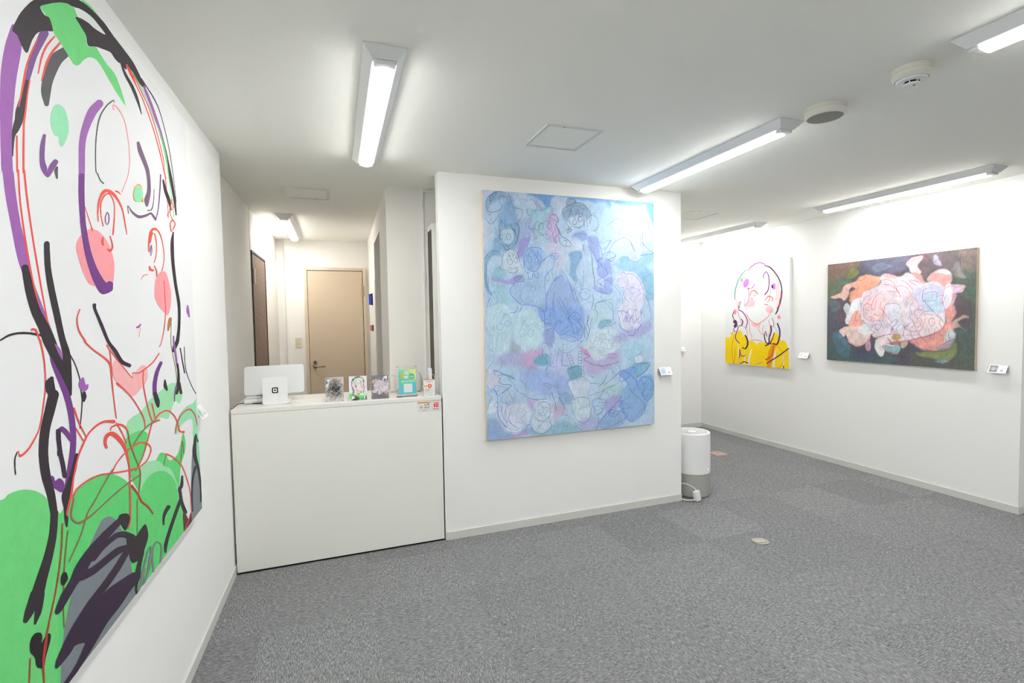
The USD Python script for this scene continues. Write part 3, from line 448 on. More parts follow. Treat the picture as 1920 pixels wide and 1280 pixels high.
BLUE_MARKS = [
[[66,82,112],24,[94,1601,57,1575,49,1547,58,1539,79,1576,105,1602]],
[[74,106,160],24,[26,1484,22,1525,42,1567,101,1605,160,1594]],
[[66,82,112],24,[33,1478,55,1469,84,1474,118,1489,129,1511,111,1541]],
[[74,106,160],21,[45,1502,32,1483,45,1449,55,1469]],
[[74,106,160],21,[16,1432,54,1393,98,1440,108,1472]],
[[66,82,112],21,[110,1572,116,1538]],
[[74,106,160],21,[116,1582,145,1573,175,1583,189,1567,189,1542,166,1523]],
[[66,82,112],21,[176,1582,182,1601]],
[[112,152,212],18,[227,1597,236,1580,215,1544,212,1509,271,1497,264,1449,232,1412]],
[[112,152,212],18,[303,1592,349,1567,371,1519,331,1453,270,1435]],
[[66,82,112],21,[115,1357,163,1373,210,1368,217,1347,206,1299,169,1263,134,1283,114,1310,111,1337,115,1357]],
[[66,82,112],18,[186,1321,184,1310,179,1302,171,1299,164,1302,158,1309,157,1320,159,1330,164,1338,172,1341,179,1339,185,1331,186,1321]],
[[66,82,112],18,[131,1316,129,1307,126,1301,121,1299,117,1301,114,1307,113,1315,114,1323,118,1330,122,1332,126,1330,130,1324,131,1316]],
[[74,106,160],21,[127,1393,124,1419,149,1393,156,1377]],
[[66,82,112],25,[190,1407,197,1379,217,1352]],
[[74,106,160],25,[224,1405,245,1391,238,1329,222,1275,209,1313]],
[[66,82,112],21,[128,1272,153,1231,175,1242,134,1283]],
[[74,106,160],21,[122,1345,106,1378,124,1428]],
[[66,82,112],18,[161,1228,191,1241,228,1223,243,1174,263,1118]],
[[66,82,112],18,[161,1228,132,1199,122,1136,108,1114,151,1102]],
[[66,82,112],18,[197,1155,195,1147,188,1141,180,1138,172,1140,166,1146,164,1155,166,1163,173,1169,181,1172,189,1170,195,1164,197,1155]],
[[66,82,112],18,[233,1167,231,1159,226,1153,220,1151,213,1153,208,1158,206,1166,208,1174,213,1180,220,1182,227,1180,232,1175,233,1167]],
[[66,82,112],18,[152,1161,174,1200,182,1171,213,1207,229,1177]],
[[66,82,112],18,[160,1116,173,1087,228,1095,227,1124]],
[[66,82,112],18,[167,1130,193,1113,234,1125]],
[[70,114,214],22,[297,1231,328,1253,383,1255,414,1234,430,1200,420,1163]],
[[70,114,214],25,[289,1218,275,1168,287,1103,310,1089]],
[[70,114,214],18,[332,1176,330,1166,324,1158,317,1155,310,1157,305,1165,304,1176,306,1186,311,1194,318,1197,325,1195,330,1187,332,1176]],
[[70,114,214],19,[380,1167,378,1155,373,1147,367,1144,361,1147,356,1155,355,1166,357,1178,361,1186,367,1189,374,1187,378,1178,380,1167]],
[[70,114,214],22,[295,1119,341,1097,380,1120,390,1153]],
[[70,114,214],18,[303,1196,336,1233,352,1198,374,1227,389,1196]],
[[70,114,214],22,[334,1139,323,1119,338,1116]],
[[70,114,214],26,[302,1090,310,1055,333,1048,337,1084]],
[[70,114,214],26,[345,1098,356,1063,379,1060,372,1099]],
[[70,114,214],26,[385,1146,421,1177,468,1209,502,1199]],
[[70,114,214],23,[529,1203,525,1193,514,1185,498,1182,483,1184,472,1192,468,1202,473,1212,484,1219,499,1223,514,1220,525,1213,529,1203]],
[[70,114,214],27,[500,1173,483,1122,426,1046,433,840,376,860,291,882,260,876,193,932,177,976,210,1018]],
[[74,106,160],22,[274,1047,270,1038,258,1031,242,1029,226,1031,214,1038,210,1047,215,1056,226,1063,242,1065,258,1063,270,1057,274,1047]],
[[74,106,160],18,[233,1061,240,1033]],
[[74,106,160],18,[252,1061,259,1037]],
[[74,106,160],22,[230,876,214,835,176,824]],
[[74,106,160],22,[260,870,241,831]],
[[70,114,214],26,[376,855,399,775,414,774,423,726]],
[[70,114,214],23,[415,840,422,767]],
[[74,106,160],18,[309,1499,301,1486,328,1460,347,1495,425,1506,465,1533,487,1526,482,1490]],
[[74,106,160],18,[331,1437,315,1388,338,1375,361,1382,349,1347,368,1320]],
[[74,106,160],19,[393,1408,384,1377,411,1342,440,1346]],
[[74,106,160],19,[421,1397,419,1386,413,1378,406,1375,399,1377,394,1385,393,1396,395,1406,400,1414,407,1418,414,1415,419,1408,421,1397]],
[[120,80,150],19,[478,1400,476,1390,470,1382,463,1379,456,1381,451,1388,449,1398,451,1408,456,1416,464,1419,471,1417,476,1410,478,1400]],
[[110,80,150],23,[456,1422,472,1466,504,1478,529,1442,511,1411,536,1356,508,1325,514,1288,492,1310,487,1361,471,1374]],
[[66,82,112],19,[446,1359,445,1356,442,1353,439,1352,435,1353,433,1355,432,1358,433,1361,436,1364,439,1365,443,1364,445,1362]],
[[66,82,112],19,[456,1329,455,1320,451,1313,446,1311,441,1313,438,1319,437,1328,438,1337,442,1344,447,1347,451,1344,455,1338]],
[[110,80,150],19,[464,1453,504,1441,519,1405]],
[[66,82,112],23,[519,1405,550,1342,599,1315,624,1285,605,1270,550,1282,534,1327]],
[[66,82,112],19,[566,1299,591,1314,586,1278]],
[[66,82,112],20,[659,1573,655,1560,642,1550,625,1546,607,1548,595,1556,591,1568,595,1581,608,1591,625,1595,642,1593,655,1585,659,1573]],
[[66,82,112],23,[569,1487,562,1516,593,1536,651,1565,717,1560,758,1526,779,1477,766,1436]],
[[66,82,112],19,[567,1487,576,1444,610,1399]],
[[66,82,112],19,[609,1445,633,1409,674,1400,715,1421,734,1460]],
[[66,82,112],20,[664,1438,662,1429,657,1422,649,1419,642,1421,636,1427,635,1436,637,1446,642,1453,650,1455,657,1453,662,1447]],
[[66,82,112],20,[710,1460,708,1450,702,1442,695,1439,687,1441,682,1448,680,1458,682,1469,688,1477,695,1480,703,1477,708,1470]],
[[66,82,112],19,[607,1466,626,1518,651,1461,675,1528,693,1471,716,1496,725,1419]],
[[66,82,112],20,[740,1497,750,1405]],
[[74,106,160],16,[769,1527,825,1472,835,1413,799,1378]],
[[66,82,112],19,[593,1503,659,1547,725,1525]],
[[66,82,112],19,[583,1379,632,1389,599,1362,616,1403,624,1363]],
[[70,114,214],20,[648,1346,715,1362,741,1346]],
[[66,82,112],28,[714,1290,720,1245]],
[[66,82,112],28,[754,1280,780,1218,788,1128,805,1005]],
[[70,114,214],24,[766,1277,799,1217,833,1173,901,1107,894,1076,821,1038,881,1001]],
[[70,114,214],25,[935,1071,933,955,803,972]],
[[70,114,214],24,[824,1337,859,1241,865,1198,822,1174]],
[[70,114,214],20,[822,1129,856,1152,813,1122]],
[[112,152,212],25,[1061,1489,1097,1523,1178,1537,1235,1477,1253,1406]],
[[112,152,212],21,[1061,1489,1060,1422,1087,1363,1133,1342,1150,1367]],
[[112,152,212],22,[1145,1386,1143,1373,1138,1364,1132,1361,1125,1364,1120,1372,1118,1385,1120,1397,1125,1406,1132,1410,1139,1407,1144,1398]],
[[112,152,212],26,[1196,1498,1195,1352,1206,1288]],
[[112,152,212],22,[1168,1420,1179,1302]],
[[112,152,212],21,[1008,1580,1001,1549,1036,1529,1079,1560]],
[[112,152,212],22,[1222,1570,1242,1525]],
[[112,152,212],25,[944,1452,990,1481,1036,1449,1007,1387]],
[[112,152,212],21,[1114,1472,1123,1389]],
[[70,114,214],25,[918,1250,962,1312,1042,1347,1095,1317,1133,1255]],
[[70,114,214],30,[1095,1319,1122,1258]],
[[70,114,214],30,[1186,1322,1259,1263,1289,1243,1176,1227]],
[[70,114,214],26,[1068,1217,1094,1187,1149,1180,1178,1206]],
[[70,114,214],25,[866,1211,909,1242,953,1238,972,1214,917,1190,936,1175]],
[[70,114,214],21,[883,1239,938,1328]],
[[180,150,190],21,[1013,1086,1033,1109,1059,1086]],
[[130,120,200],21,[1067,1094,1130,1087,1193,995,1204,899]],
[[112,152,212],21,[969,1085,943,1147,970,1162]],
[[180,150,190],21,[995,1055,1057,1071,1068,1025,1021,992]],
[[130,120,200],21,[1039,963,1084,994,1167,979,1138,930]],
[[66,82,112],26,[1211,948,1241,894,1266,809,1261,768]],
[[112,152,212],27,[1277,1099,1203,1059,1221,973,1290,942]],
[[70,114,214],19,[497,962,480,889,494,774]],
[[70,114,214],23,[547,1108,597,1050,636,933,652,886]],
[[70,114,214],20,[627,962,678,1051,710,979]],
[[70,114,214],20,[767,949,762,930,746,917,726,912,706,917,692,930,686,949,692,967,707,981,727,986,747,981,762,968]],
[[70,114,214],20,[661,1051,702,977]],
[[70,114,214],20,[713,1112,711,1005]],
[[66,82,112],28,[786,948,790,897,776,848]],
[[74,106,160],24,[802,842,819,887,890,902,942,864,948,766]],
[[70,114,214],20,[677,970,669,903,644,978]],
[[70,114,214],23,[431,932,466,1005,514,1056,565,1074]],
[[70,114,214],23,[592,779,650,830,716,770]],
[[70,114,214],23,[529,934,584,846,600,772]],
[[112,152,212],17,[30,948,67,962,92,899,29,871]],
[[70,114,214],21,[22,885,52,955]],
[[74,106,160],21,[6,1168,50,1224,109,1219]],
[[74,106,160],21,[16,1141,17,1017,45,941]],
[[112,152,212],17,[55,722,64,806,102,826,109,756,139,819,175,783,182,726]],
[[112,152,212],18,[124,736,120,726,112,718,101,715,90,719,82,726,79,737,82,747,91,755,102,758,113,755,121,747,124,736]],
[[112,152,212],18,[173,756,171,746,163,739,154,737,144,740,137,747,134,757,137,767,144,774,154,776,164,774,171,766,173,756]],
[[112,152,212],18,[250,725,274,774,297,738,351,767]],
[[112,152,212],18,[282,693,279,681,270,671,259,668,247,672,239,682,236,695,239,707,248,717,259,720,271,716,279,706,282,693]],
[[112,152,212],19,[335,692,333,679,325,670,315,667,305,671,298,680,295,693,298,706,306,715,316,719,326,715,333,705,335,692]],
[[112,152,212],14,[54,673,45,580]],
[[112,152,212],14,[84,679,67,565]],
[[112,152,212],14,[136,671,149,576]],
[[112,152,212],14,[32,640,24,606,52,576]],
[[112,152,212],15,[381,629,348,565]],
[[70,114,214],23,[510,771,493,712,541,682,591,696,624,739,594,799]],
[[70,114,214],23,[609,828,626,784,674,761,709,693,673,634,606,628,541,653]],
[[70,114,214],20,[624,710,649,647]],
[[70,114,214],20,[657,724,666,654]],
[[70,114,214],19,[525,669,582,675,648,650,698,620]],
[[70,114,214],23,[414,752,462,751,493,707]],
[[70,114,214],19,[429,701,477,714,492,611]],
[[70,114,214],19,[398,613,420,627,461,552,450,480,417,435]],
[[70,114,214],19,[402,576,397,540,428,495,425,424]],
[[70,114,214],19,[451,538,458,465,506,460]],
[[70,114,214],19,[516,587,564,548,639,575,708,633]],
[[70,114,214],19,[548,542,548,468,597,458]],
[[66,82,112],16,[581,549,597,555]],
[[66,82,112],16,[587,530,609,533]],
[[66,82,112],16,[595,512,615,514]],
[[66,82,112],16,[603,493,625,495]],
[[66,82,112],16,[611,475,633,476]],
[[66,82,112],16,[672,557,693,556]],
[[66,82,112],16,[670,538,692,536]],
[[66,82,112],16,[671,516,695,515]],
[[66,82,112],16,[669,493,696,492]],
[[66,82,112],16,[667,471,694,470]],
[[66,82,112],20,[580,548,598,497,616,455]],
[[66,82,112],20,[599,555,617,511,639,461]],
[[66,82,112],20,[693,558,692,507,691,453]],
[[66,82,112],20,[672,559,666,456]],
[[66,82,112],20,[596,439,670,454,704,445,713,390]],
[[66,82,112],20,[593,369,586,332,618,263,634,222]],
[[66,82,112],20,[711,362,764,329,735,245]],
[[66,82,112],20,[661,350,695,380,737,362]],
[[66,82,112],20,[627,218,668,237,744,225,753,177,764,146,751,86,708,56,658,79,625,127,615,189]],
[[66,82,112],16,[617,195,642,199,633,124]],
[[66,82,112],16,[659,224,692,168,735,188,752,164]],
[[74,106,160],16,[667,155,701,160,743,172]],
[[66,82,112],28,[752,812,741,752,758,692,731,625]],
[[66,82,112],24,[760,797,732,722,750,654]],
[[66,82,112],24,[771,774,766,706]],
[[66,82,112],24,[717,715,721,647]],
[[66,82,112],20,[658,785,708,762,724,709]],
[[140,165,190],16,[838,653,835,638,825,627,812,624,799,628,790,640,787,655,790,670,800,681,813,684,826,680,835,669,838,653]],
[[140,165,190],17,[872,643,869,629,861,619,851,615,841,619,833,630,831,644,833,659,841,669,852,673,862,669,869,658,872,643]],
[[140,165,190],17,[934,651,931,639,921,631,908,629,895,632,885,641,882,652,885,663,895,672,908,674,921,671,931,662,934,651]],
[[140,165,190],17,[959,619,955,609,946,601,934,599,921,602,912,610,909,621,913,631,922,639,934,642,946,638,955,630,959,619]],
[[140,165,190],16,[838,577,835,566,827,558,816,555,805,559,797,567,794,579,797,590,805,598,816,601,827,597,836,589,838,577]],
[[140,165,190],17,[894,591,891,581,881,574,868,572,855,575,845,582,842,592,846,602,855,609,868,611,881,608,891,601,894,591]],
[[140,165,190],17,[887,538,883,528,873,521,859,519,845,522,835,530,831,540,835,549,845,556,859,558,873,555,883,548,887,538]],
[[140,165,190],16,[774,669,765,594,790,555,818,561]],
[[140,165,190],17,[904,688,949,649,1000,640,993,586,929,588]],
[[140,165,190],16,[790,509,832,485,878,521,930,534]],
[[112,152,212],17,[1001,680,1050,640,1036,586]],
[[66,82,112],24,[714,543,756,518,713,505,738,481,832,447,946,457,992,472]],
[[66,82,112],20,[815,464,875,429]],
[[66,82,112],24,[763,382,790,368]],
[[66,82,112],20,[762,329,831,322]],
[[66,82,112],29,[826,302,865,330,892,378]],
[[66,82,112],26,[1125,449,1190,450,1257,452]],
[[66,82,112],27,[1255,435,1200,382,1134,346]],
[[150,90,150],21,[982,511,975,502,959,496,937,494,915,498,899,505,893,514,899,523,915,529,937,531,960,528,976,520]],
[[150,90,150],21,[966,513,962,508,951,506,937,505,923,507,913,510,909,515,913,520,923,523,937,523,951,522,962,518]],
[[90,90,210],25,[984,824,1001,763,1010,709,1072,676,1081,655,1113,654,1129,684,1127,700]],
[[90,90,210],26,[1174,838,1184,744,1145,690]],
[[90,90,210],26,[1033,755,1055,801,1073,746,1100,792,1118,738,1148,776,1164,738]],
[[90,90,210],25,[984,824,1020,833,1056,818]],
[[90,90,210],21,[1055,765,1065,834,1091,772,1128,841,1146,763,1192,825]],
[[70,114,214],29,[874,315,954,364,998,400,1052,413,1089,427,1136,417,1116,378,1052,343,998,330,1003,390]],
[[70,114,214],26,[1027,406,1088,372]],
[[70,114,214],26,[1079,373,1125,339,1163,258]],
[[70,114,214],22,[1070,326,1078,271,1125,218]],
[[70,114,214],22,[1152,298,1198,350,1264,331,1284,266,1235,253,1198,295,1237,324]],
[[70,114,214],26,[1179,241,1227,174,1272,220]],
[[70,114,214],26,[1133,220,1179,177,1208,144,1187,82,1104,29,1032,94,1005,135,996,167,1087,223]],
[[70,114,214],26,[1006,229,988,191,907,112,951,77,1005,127]],
[[74,106,160],21,[954,117,951,110,942,105,929,104,917,107,908,113,905,121,908,129,917,134,929,135,942,132,951,125]],
[[70,114,214],25,[828,49,916,127,1050,93,1031,55,915,10,845,9,828,49]],
[[66,82,112],21,[64,428,61,457,124,424,199,391,146,422,79,419,101,398]],
[[66,82,112],25,[101,405,89,377,115,362,175,349,107,304]],
[[74,106,160],17,[-1,446,44,505,60,520]],
[[70,114,214],17,[4,368,33,330,70,356,92,340,62,286]],
[[66,82,112],21,[43,288,24,254,1,189]],
[[70,114,214],21,[33,316,49,336,71,306,77,249]],
[[70,114,214],21,[55,329,85,284,99,306]],
[[74,106,160],21,[107,297,145,323,181,263,204,277]],
[[70,114,214],21,[115,289,100,255,143,232,196,256]],
[[70,114,214],21,[78,229,77,221,73,215,68,213,63,216,59,222,58,231,59,239,63,245,68,247,74,244,77,238]],
[[70,114,214],21,[75,214,81,142,112,97,148,79]],
[[70,114,214],21,[98,226,113,154,141,109]],
[[70,114,214],22,[144,223,126,153,171,92]],
[[112,152,212],18,[196,226,157,172,163,107,231,57]],
[[112,152,212],18,[235,216,218,181,264,156,232,122,272,97]],
[[112,152,212],21,[112,111,140,51,216,37,303,87]],
[[74,106,160],21,[136,246,150,217,196,242]],
[[74,106,160],19,[342,193,334,136,357,105,412,100,455,141,446,208,390,227,343,208]],
[[70,114,214],15,[366,214,358,165,405,131,437,173]],
[[70,114,214],15,[373,127,405,168,390,206]],
[[74,106,160],19,[309,57,340,25,403,12,460,59,412,92,356,53]],
[[66,82,112],22,[258,277,343,245,424,244]],
[[112,152,212],18,[190,334,258,279]],
[[66,82,112],27,[463,280,488,219,498,150]],
[[66,82,112],27,[519,247,551,193,559,164]],
[[66,82,112],20,[585,280,520,269,505,359]],
[[74,106,160],19,[447,316,408,344,424,350,504,316]],
[[74,106,160],15,[245,419,237,383,275,352]],
[[66,82,112],20,[616,98,657,34,699,-1]],
[[66,82,112],25,[824,80,810,12,784,-1]],
[[74,106,160],20,[752,193,804,220,873,207,883,183,812,196]],
[[74,106,160],20,[777,160,829,164,856,124,802,95]],
[[74,106,160],16,[744,239,856,270,928,304,971,301]],
[[66,82,112],21,[830,219,874,278,953,304]],
[[74,106,160],20,[550,127,583,117,599,93,575,102]],
[[112,152,212],15,[380,1386,369,1375,372,1359,382,1351]],
[[112,140,210],16,[618,1547,626,1506,649,1485,676,1480,695,1503,700,1529,691,1552]],
[[150,176,216],18,[133,702,144,714,145,731,138,747,123,751]],
[[112,152,212],18,[307,1343,320,1336,322,1319,319,1301,304,1297,292,1301]],
[[112,152,212],16,[525,72,507,52,482,51,460,67,445,95,444,133]],
[[150,176,216],16,[853,1159,871,1189,903,1191,936,1183,949,1147,946,1108,922,1079]],
[[74,106,160],17,[937,1013,920,1039,888,1046,854,1028,850,985,866,951]],
[[112,152,212],14,[193,1291,176,1300,174,1319,180,1335,192,1339]],
[[112,152,212],16,[578,251,569,221,554,199,531,203,517,220,513,238,519,251]],
[[112,152,212],14,[47,1330,53,1348,47,1364,37,1373,26,1376]],
[[150,176,216],17,[1002,4,1010,4,1031,2,1056,-1,1077,-3,1082,-3]],
[[112,152,212],17,[833,184,810,176,794,154,805,125,828,114,849,120]],
[[112,140,210],21,[985,329,1006,328,1023,308,1022,281]],
[[112,140,210],16,[578,134,565,105,544,91,523,92]],
[[74,106,160],19,[575,609,557,607,550,589,552,571,567,564]],
[[112,152,212],15,[463,153,449,151,445,136,440,122,440,104,451,90,467,88]],
[[112,140,210],17,[-4,161,-7,139,-8,110,0,94,19,92]],
[[112,140,210],15,[343,910,302,886,254,910,257,971,290,1004,328,1005,360,974]],
[[112,152,212],21,[984,1356,1003,1388,997,1425,970,1446,934,1447,901,1420]],
[[112,140,210],17,[55,1425,61,1413,73,1410,83,1416,89,1430]],
[[150,176,216],18,[1156,116,1135,121,1117,132,1108,153,1114,174,1126,186,1141,187]],
[[150,176,216],18,[265,1372,284,1349,306,1337,328,1351,345,1372,352,1405,332,1429]],
[[150,176,216],18,[102,1000,122,994,137,1010,150,1028,151,1054,138,1080]],
[[112,152,212],18,[46,388,33,400,30,420,40,435,56,435,66,420]],
[[150,176,216],17,[1138,1203,1129,1193,1122,1183,1111,1182,1102,1188]],
[[112,152,212],18,[103,539,114,504,103,468,77,445,47,452]],
[[74,106,160],19,[421,1551,435,1554,439,1570,439,1585,428,1593]],
[[112,152,212],16,[797,23,831,20,875,16,883,19,879,63,855,105]],
[[150,176,216],20,[749,1020,765,974,804,962,838,977]],
[[112,152,212],15,[266,76,285,74,300,85,303,106]],
[[112,140,210],18,[308,1444,318,1440,328,1437,339,1443,340,1457]],
[[112,140,210],17,[900,461,902,442,913,424,932,424,948,429,959,441,968,459]],
[[112,152,212],17,[89,1562,129,1581,167,1558,177,1504]],
[[74,106,160],21,[934,417,949,385,975,379,995,391,1005,412,993,433,975,445]],
[[74,106,160],14,[82,189,91,190,100,195,105,204,106,216]],
[[74,106,160],16,[590,53,577,44,561,46,552,60,545,74,551,89]],
[[84,104,142],15,[127,1162,129,1219,165,1237,208,1233,232,1205,245,1156]],
[[84,104,142],15,[158,1214,170,1203,185,1189]],
[[84,104,142],15,[195,1215,210,1184]],
[[84,104,142],15,[202,1227,232,1182]],
[[84,104,142],14,[125,1385,131,1419,147,1426,150,1392]],
[[84,104,142],15,[158,1381,168,1404,185,1385]],
[[84,104,142],15,[208,1406,242,1402,247,1356,237,1309,221,1274]],
[[84,104,142],15,[210,1366,242,1312]],
[[84,104,142],14,[123,1282,159,1237,178,1244,153,1283]],
[[84,104,142],15,[314,1382,336,1365,349,1396,375,1426,414,1416,443,1441]],
[[84,104,142],15,[362,1420,360,1379,388,1373,375,1420]],
[[84,104,142],15,[342,1372,373,1326,341,1302,405,1281]],
[[84,104,142],15,[380,1362,406,1338,440,1347]],
[[84,104,142],16,[543,1327,583,1328,620,1300]],
[[84,104,142],16,[570,1311,596,1306,583,1284]],
[[84,104,142],15,[164,1558,178,1576,209,1566,195,1537,213,1510,237,1506,268,1495,268,1461,236,1413]],
[[84,104,142],14,[43,1539,56,1562,80,1592]],
[[120,90,160],15,[450,1454,479,1461,512,1439,533,1434,512,1487]],
[[120,90,160],16,[492,1408,511,1356,497,1314,516,1295,531,1327]],
[[120,90,160],16,[511,1415,545,1357,537,1318]],
[[120,90,160],16,[459,1425,485,1438,505,1409]],
[[120,90,160],16,[453,1466,473,1484,506,1474]],
[[70,114,214],18,[289,1189,321,1219,340,1243]],
[[70,114,214],18,[346,1237,371,1191,378,1233,404,1186]],
[[70,114,214],18,[372,1209,378,1150]],
[[70,114,214],18,[398,1221,390,1162,424,1187]],
[[70,114,214],18,[283,1230,264,1206,282,1165,275,1130]],
[[70,114,214],19,[469,1212,498,1201]],
[[70,114,214],19,[462,1200,508,1188]],
[[70,114,214],19,[502,1213,523,1195]],
[[70,114,214],18,[322,1272,366,1279,404,1245]],
[[112,152,212],14,[6,1176,37,1211,85,1223,121,1202]],
[[112,152,212],14,[12,1153,24,1176,66,1194]],
[[112,152,212],15,[169,1496,199,1452,230,1442,237,1506]],
[[112,152,212],14,[76,1388,87,1337,80,1280]],
[[112,152,212],14,[33,1346,58,1382]],
[[112,152,212],15,[245,1569,301,1561,345,1570]],
[[112,152,212],15,[327,1581,377,1520,350,1466]],
[[84,104,142],16,[590,1533,603,1570,624,1592,658,1585,665,1562]],
[[84,104,142],16,[603,1525,637,1560,705,1570,739,1542,747,1509]],
[[84,104,142],16,[623,1529,624,1484]],
[[84,104,142],16,[643,1518,670,1490,677,1526,704,1496,718,1535]],
[[84,104,142],16,[650,1488,711,1501]],
[[84,104,142],16,[668,1435,666,1428,662,1422,655,1420,649,1421,645,1427,643,1434,645,1442,650,1447,656,1450,662,1448,666,1443]],
[[84,104,142],16,[704,1461,702,1454,697,1448,690,1445,683,1447,678,1452,676,1460,678,1467,683,1473,690,1476,697,1474,702,1469]],
[[84,104,142],16,[725,1487,728,1411]],
[[84,104,142],16,[711,1492,717,1404]],
[[84,104,142],16,[752,1464,780,1490,822,1474,835,1432,814,1386,793,1393]],
[[84,104,142],16,[760,1525,788,1484]],
[[84,104,142],16,[682,1400,710,1377,752,1391]],
[[84,104,142],16,[581,1395,614,1379,594,1358,608,1408]],
[[84,104,142],16,[642,1416,676,1399,710,1413]],
[[84,104,142],16,[671,1550,712,1552,732,1523]],
[[70,114,214],16,[730,1323,771,1349,813,1345,835,1309]],
[[70,114,214],17,[764,1343,785,1307,820,1284]],
[[70,114,214],17,[827,1308,869,1304,912,1324,934,1322]],
[[70,114,214],17,[834,1284,883,1261,935,1331]],
[[70,114,214],17,[791,1252,819,1179,861,1198,897,1112]],
[[70,114,214],17,[811,1123,841,1130,819,1179]],
[[70,114,214],17,[861,1223,890,1230,926,1250,911,1225,883,1205,854,1201]],
[[70,114,214],17,[918,1188,940,1201,969,1220,947,1182,918,1184]],
[[70,114,214],17,[883,1211,926,1238]],
[[112,152,212],17,[1021,1303,1043,1316,1065,1311,1088,1293,1057,1279,1035,1260,1028,1285]],
[[112,152,212],18,[1073,1493,1066,1449,1043,1404,1059,1355]],
[[112,152,212],18,[1118,1483,1126,1433]],
[[112,152,212],18,[1170,1467,1177,1347,1185,1284]],
[[112,152,212],18,[1208,1475,1192,1373,1200,1284]],
[[112,152,212],18,[1238,1490,1253,1401,1222,1347]],
[[112,152,212],18,[1111,1527,1148,1516,1202,1526]],
[[112,152,212],17,[1001,1570,1023,1584,1008,1540,1037,1535,1061,1555]],
[[112,152,212],17,[1030,1516,1066,1506,1051,1480]],
[[112,152,212],18,[1245,1433,1276,1466,1285,1415,1253,1382]],
[[112,152,212],17,[938,1449,971,1482,1000,1471,1030,1447]],
[[112,152,212],17,[985,1451,992,1402,1059,1330]],
[[112,152,212],18,[1096,1400,1095,1391,1091,1384,1086,1381,1081,1383,1077,1390,1076,1399,1077,1409,1081,1416,1086,1419,1091,1417,1095,1410]],
[[70,114,214],14,[34,1054,26,985,51,957]],
[[70,114,214],14,[11,1099,4,1042,27,956]],
[[70,114,214],15,[163,1125,181,1096,174,1077]],
[[70,114,214],15,[187,1125,187,1085,224,1084,218,1120]],
[[70,114,214],15,[373,875,398,821,403,755,411,725,442,736,470,766,450,778,423,779]],
[[70,114,214],15,[385,833,412,833,418,785]],
[[70,114,214],15,[233,869,213,835,194,822]],
[[70,114,214],15,[252,869,239,840,201,828]],
[[70,114,214],16,[492,964,487,868,510,783]],
[[70,114,214],16,[505,928,563,831,604,751]],
[[70,114,214],16,[537,904,578,843]],
[[70,114,214],16,[456,796,470,856,491,832]],
[[70,114,214],16,[516,783,549,752,564,764]],
[[70,114,214],16,[495,735,536,771,535,698,604,733]],
[[70,114,214],14,[18,859,31,911,62,957,92,960,105,945]],
[[70,114,214],14,[62,939,36,871]],
[[84,104,142],15,[435,1106,455,1071,447,1035,434,1047]],
[[84,104,142],16,[474,1095,493,1042,510,1042,507,1108]],
[[84,104,142],16,[480,1083,507,1090]],
[[84,104,142],16,[483,1069,510,1075]],
[[84,104,142],16,[487,1054,512,1060]],
[[84,104,142],15,[217,1044,230,1068,274,1068,273,1033,229,1030]],
[[84,104,142],15,[242,1056,248,1036]],
[[84,104,142],15,[261,1062,267,1039]],
[[140,190,214],14,[35,802,28,756,57,704,118,696,174,707]],
[[140,190,214],14,[59,813,57,721]],
[[140,190,214],14,[82,761,77,813,114,830,116,760]],
[[140,190,214],15,[138,789,145,824,175,788]],
[[140,190,214],15,[121,731,118,720,111,712,101,710,91,713,84,721,82,732,85,743,92,751,102,754,112,750,119,742]],
[[140,190,214],15,[169,759,167,750,161,743,153,741,145,744,139,750,137,760,139,769,145,776,153,778,161,776,167,769]],
[[140,190,214],15,[256,752,250,787,269,805,268,740]],
[[140,190,214],15,[275,751,300,721,317,810]],
[[140,190,214],15,[283,698,280,687,272,679,261,676,250,680,243,688,240,699,243,710,251,718,262,721,272,718,280,709]],
[[140,190,214],15,[342,691,338,680,330,672,318,669,307,672,298,681,296,692,299,703,307,711,319,714,330,711,339,702]],
[[140,190,214],15,[223,676,210,647]],
[[140,190,214],14,[26,653,57,686,99,685]],
[[140,190,214],15,[365,809,370,714]],
[[112,152,212],16,[577,1079,631,965]],
[[112,152,212],16,[616,952,664,995,699,977]],
[[112,152,212],16,[622,952,643,891]],
[[112,152,212],16,[706,1075,706,977]],
[[112,152,212],16,[671,1062,691,1014,713,1008]],
[[112,152,212],17,[749,934,745,919,733,909,718,905,702,909,691,919,687,934,691,949,703,960,718,964,734,960,745,949]],
[[112,152,212],16,[664,983,664,891]],
[[112,152,212],16,[676,842,725,885,775,897]],
[[112,152,212],17,[806,692,806,655,827,648]],
[[112,152,212],17,[819,654,818,648,814,644,809,642,804,644,801,649,800,655,801,661,805,666,810,667,815,665,818,661]],
[[112,152,212],17,[863,650,862,643,858,637,852,635,846,637,842,643,841,651,842,658,847,663,852,665,858,663,862,658]],
[[112,152,212],17,[778,680,791,605]],
[[112,152,212],17,[870,678,891,646,870,622]],
[[112,152,212],17,[906,709,906,665,935,658,953,701,928,711]],
[[112,152,212],17,[906,627,949,619,934,594]],
[[112,152,212],17,[971,650,1008,643,993,605]],
[[112,152,212],18,[1175,1095,1205,1108,1266,1083]],
[[112,152,212],18,[1182,1075,1220,1044]],
[[112,152,212],18,[1213,1108,1198,1069,1243,1031]],
[[110,104,196],17,[1011,1079,1026,1105,1056,1093,1100,1093,1167,1043,1206,979]],
[[110,104,196],17,[1004,1067,982,1035,996,997,1055,998,1079,1030,1063,1061]],
[[110,104,196],17,[1033,985,1040,928,1085,890]],
[[110,104,196],17,[1025,979,1070,985,1106,954,1191,992]],
[[110,104,196],18,[1084,934,1114,896,1183,960]],
[[110,104,196],18,[1204,954,1212,889,1175,812]],
[[110,104,196],18,[1121,915,1145,832]],
[[110,104,196],18,[1099,992,1131,1005]],
[[110,104,196],17,[994,789,1001,726,1060,686,1084,686]],
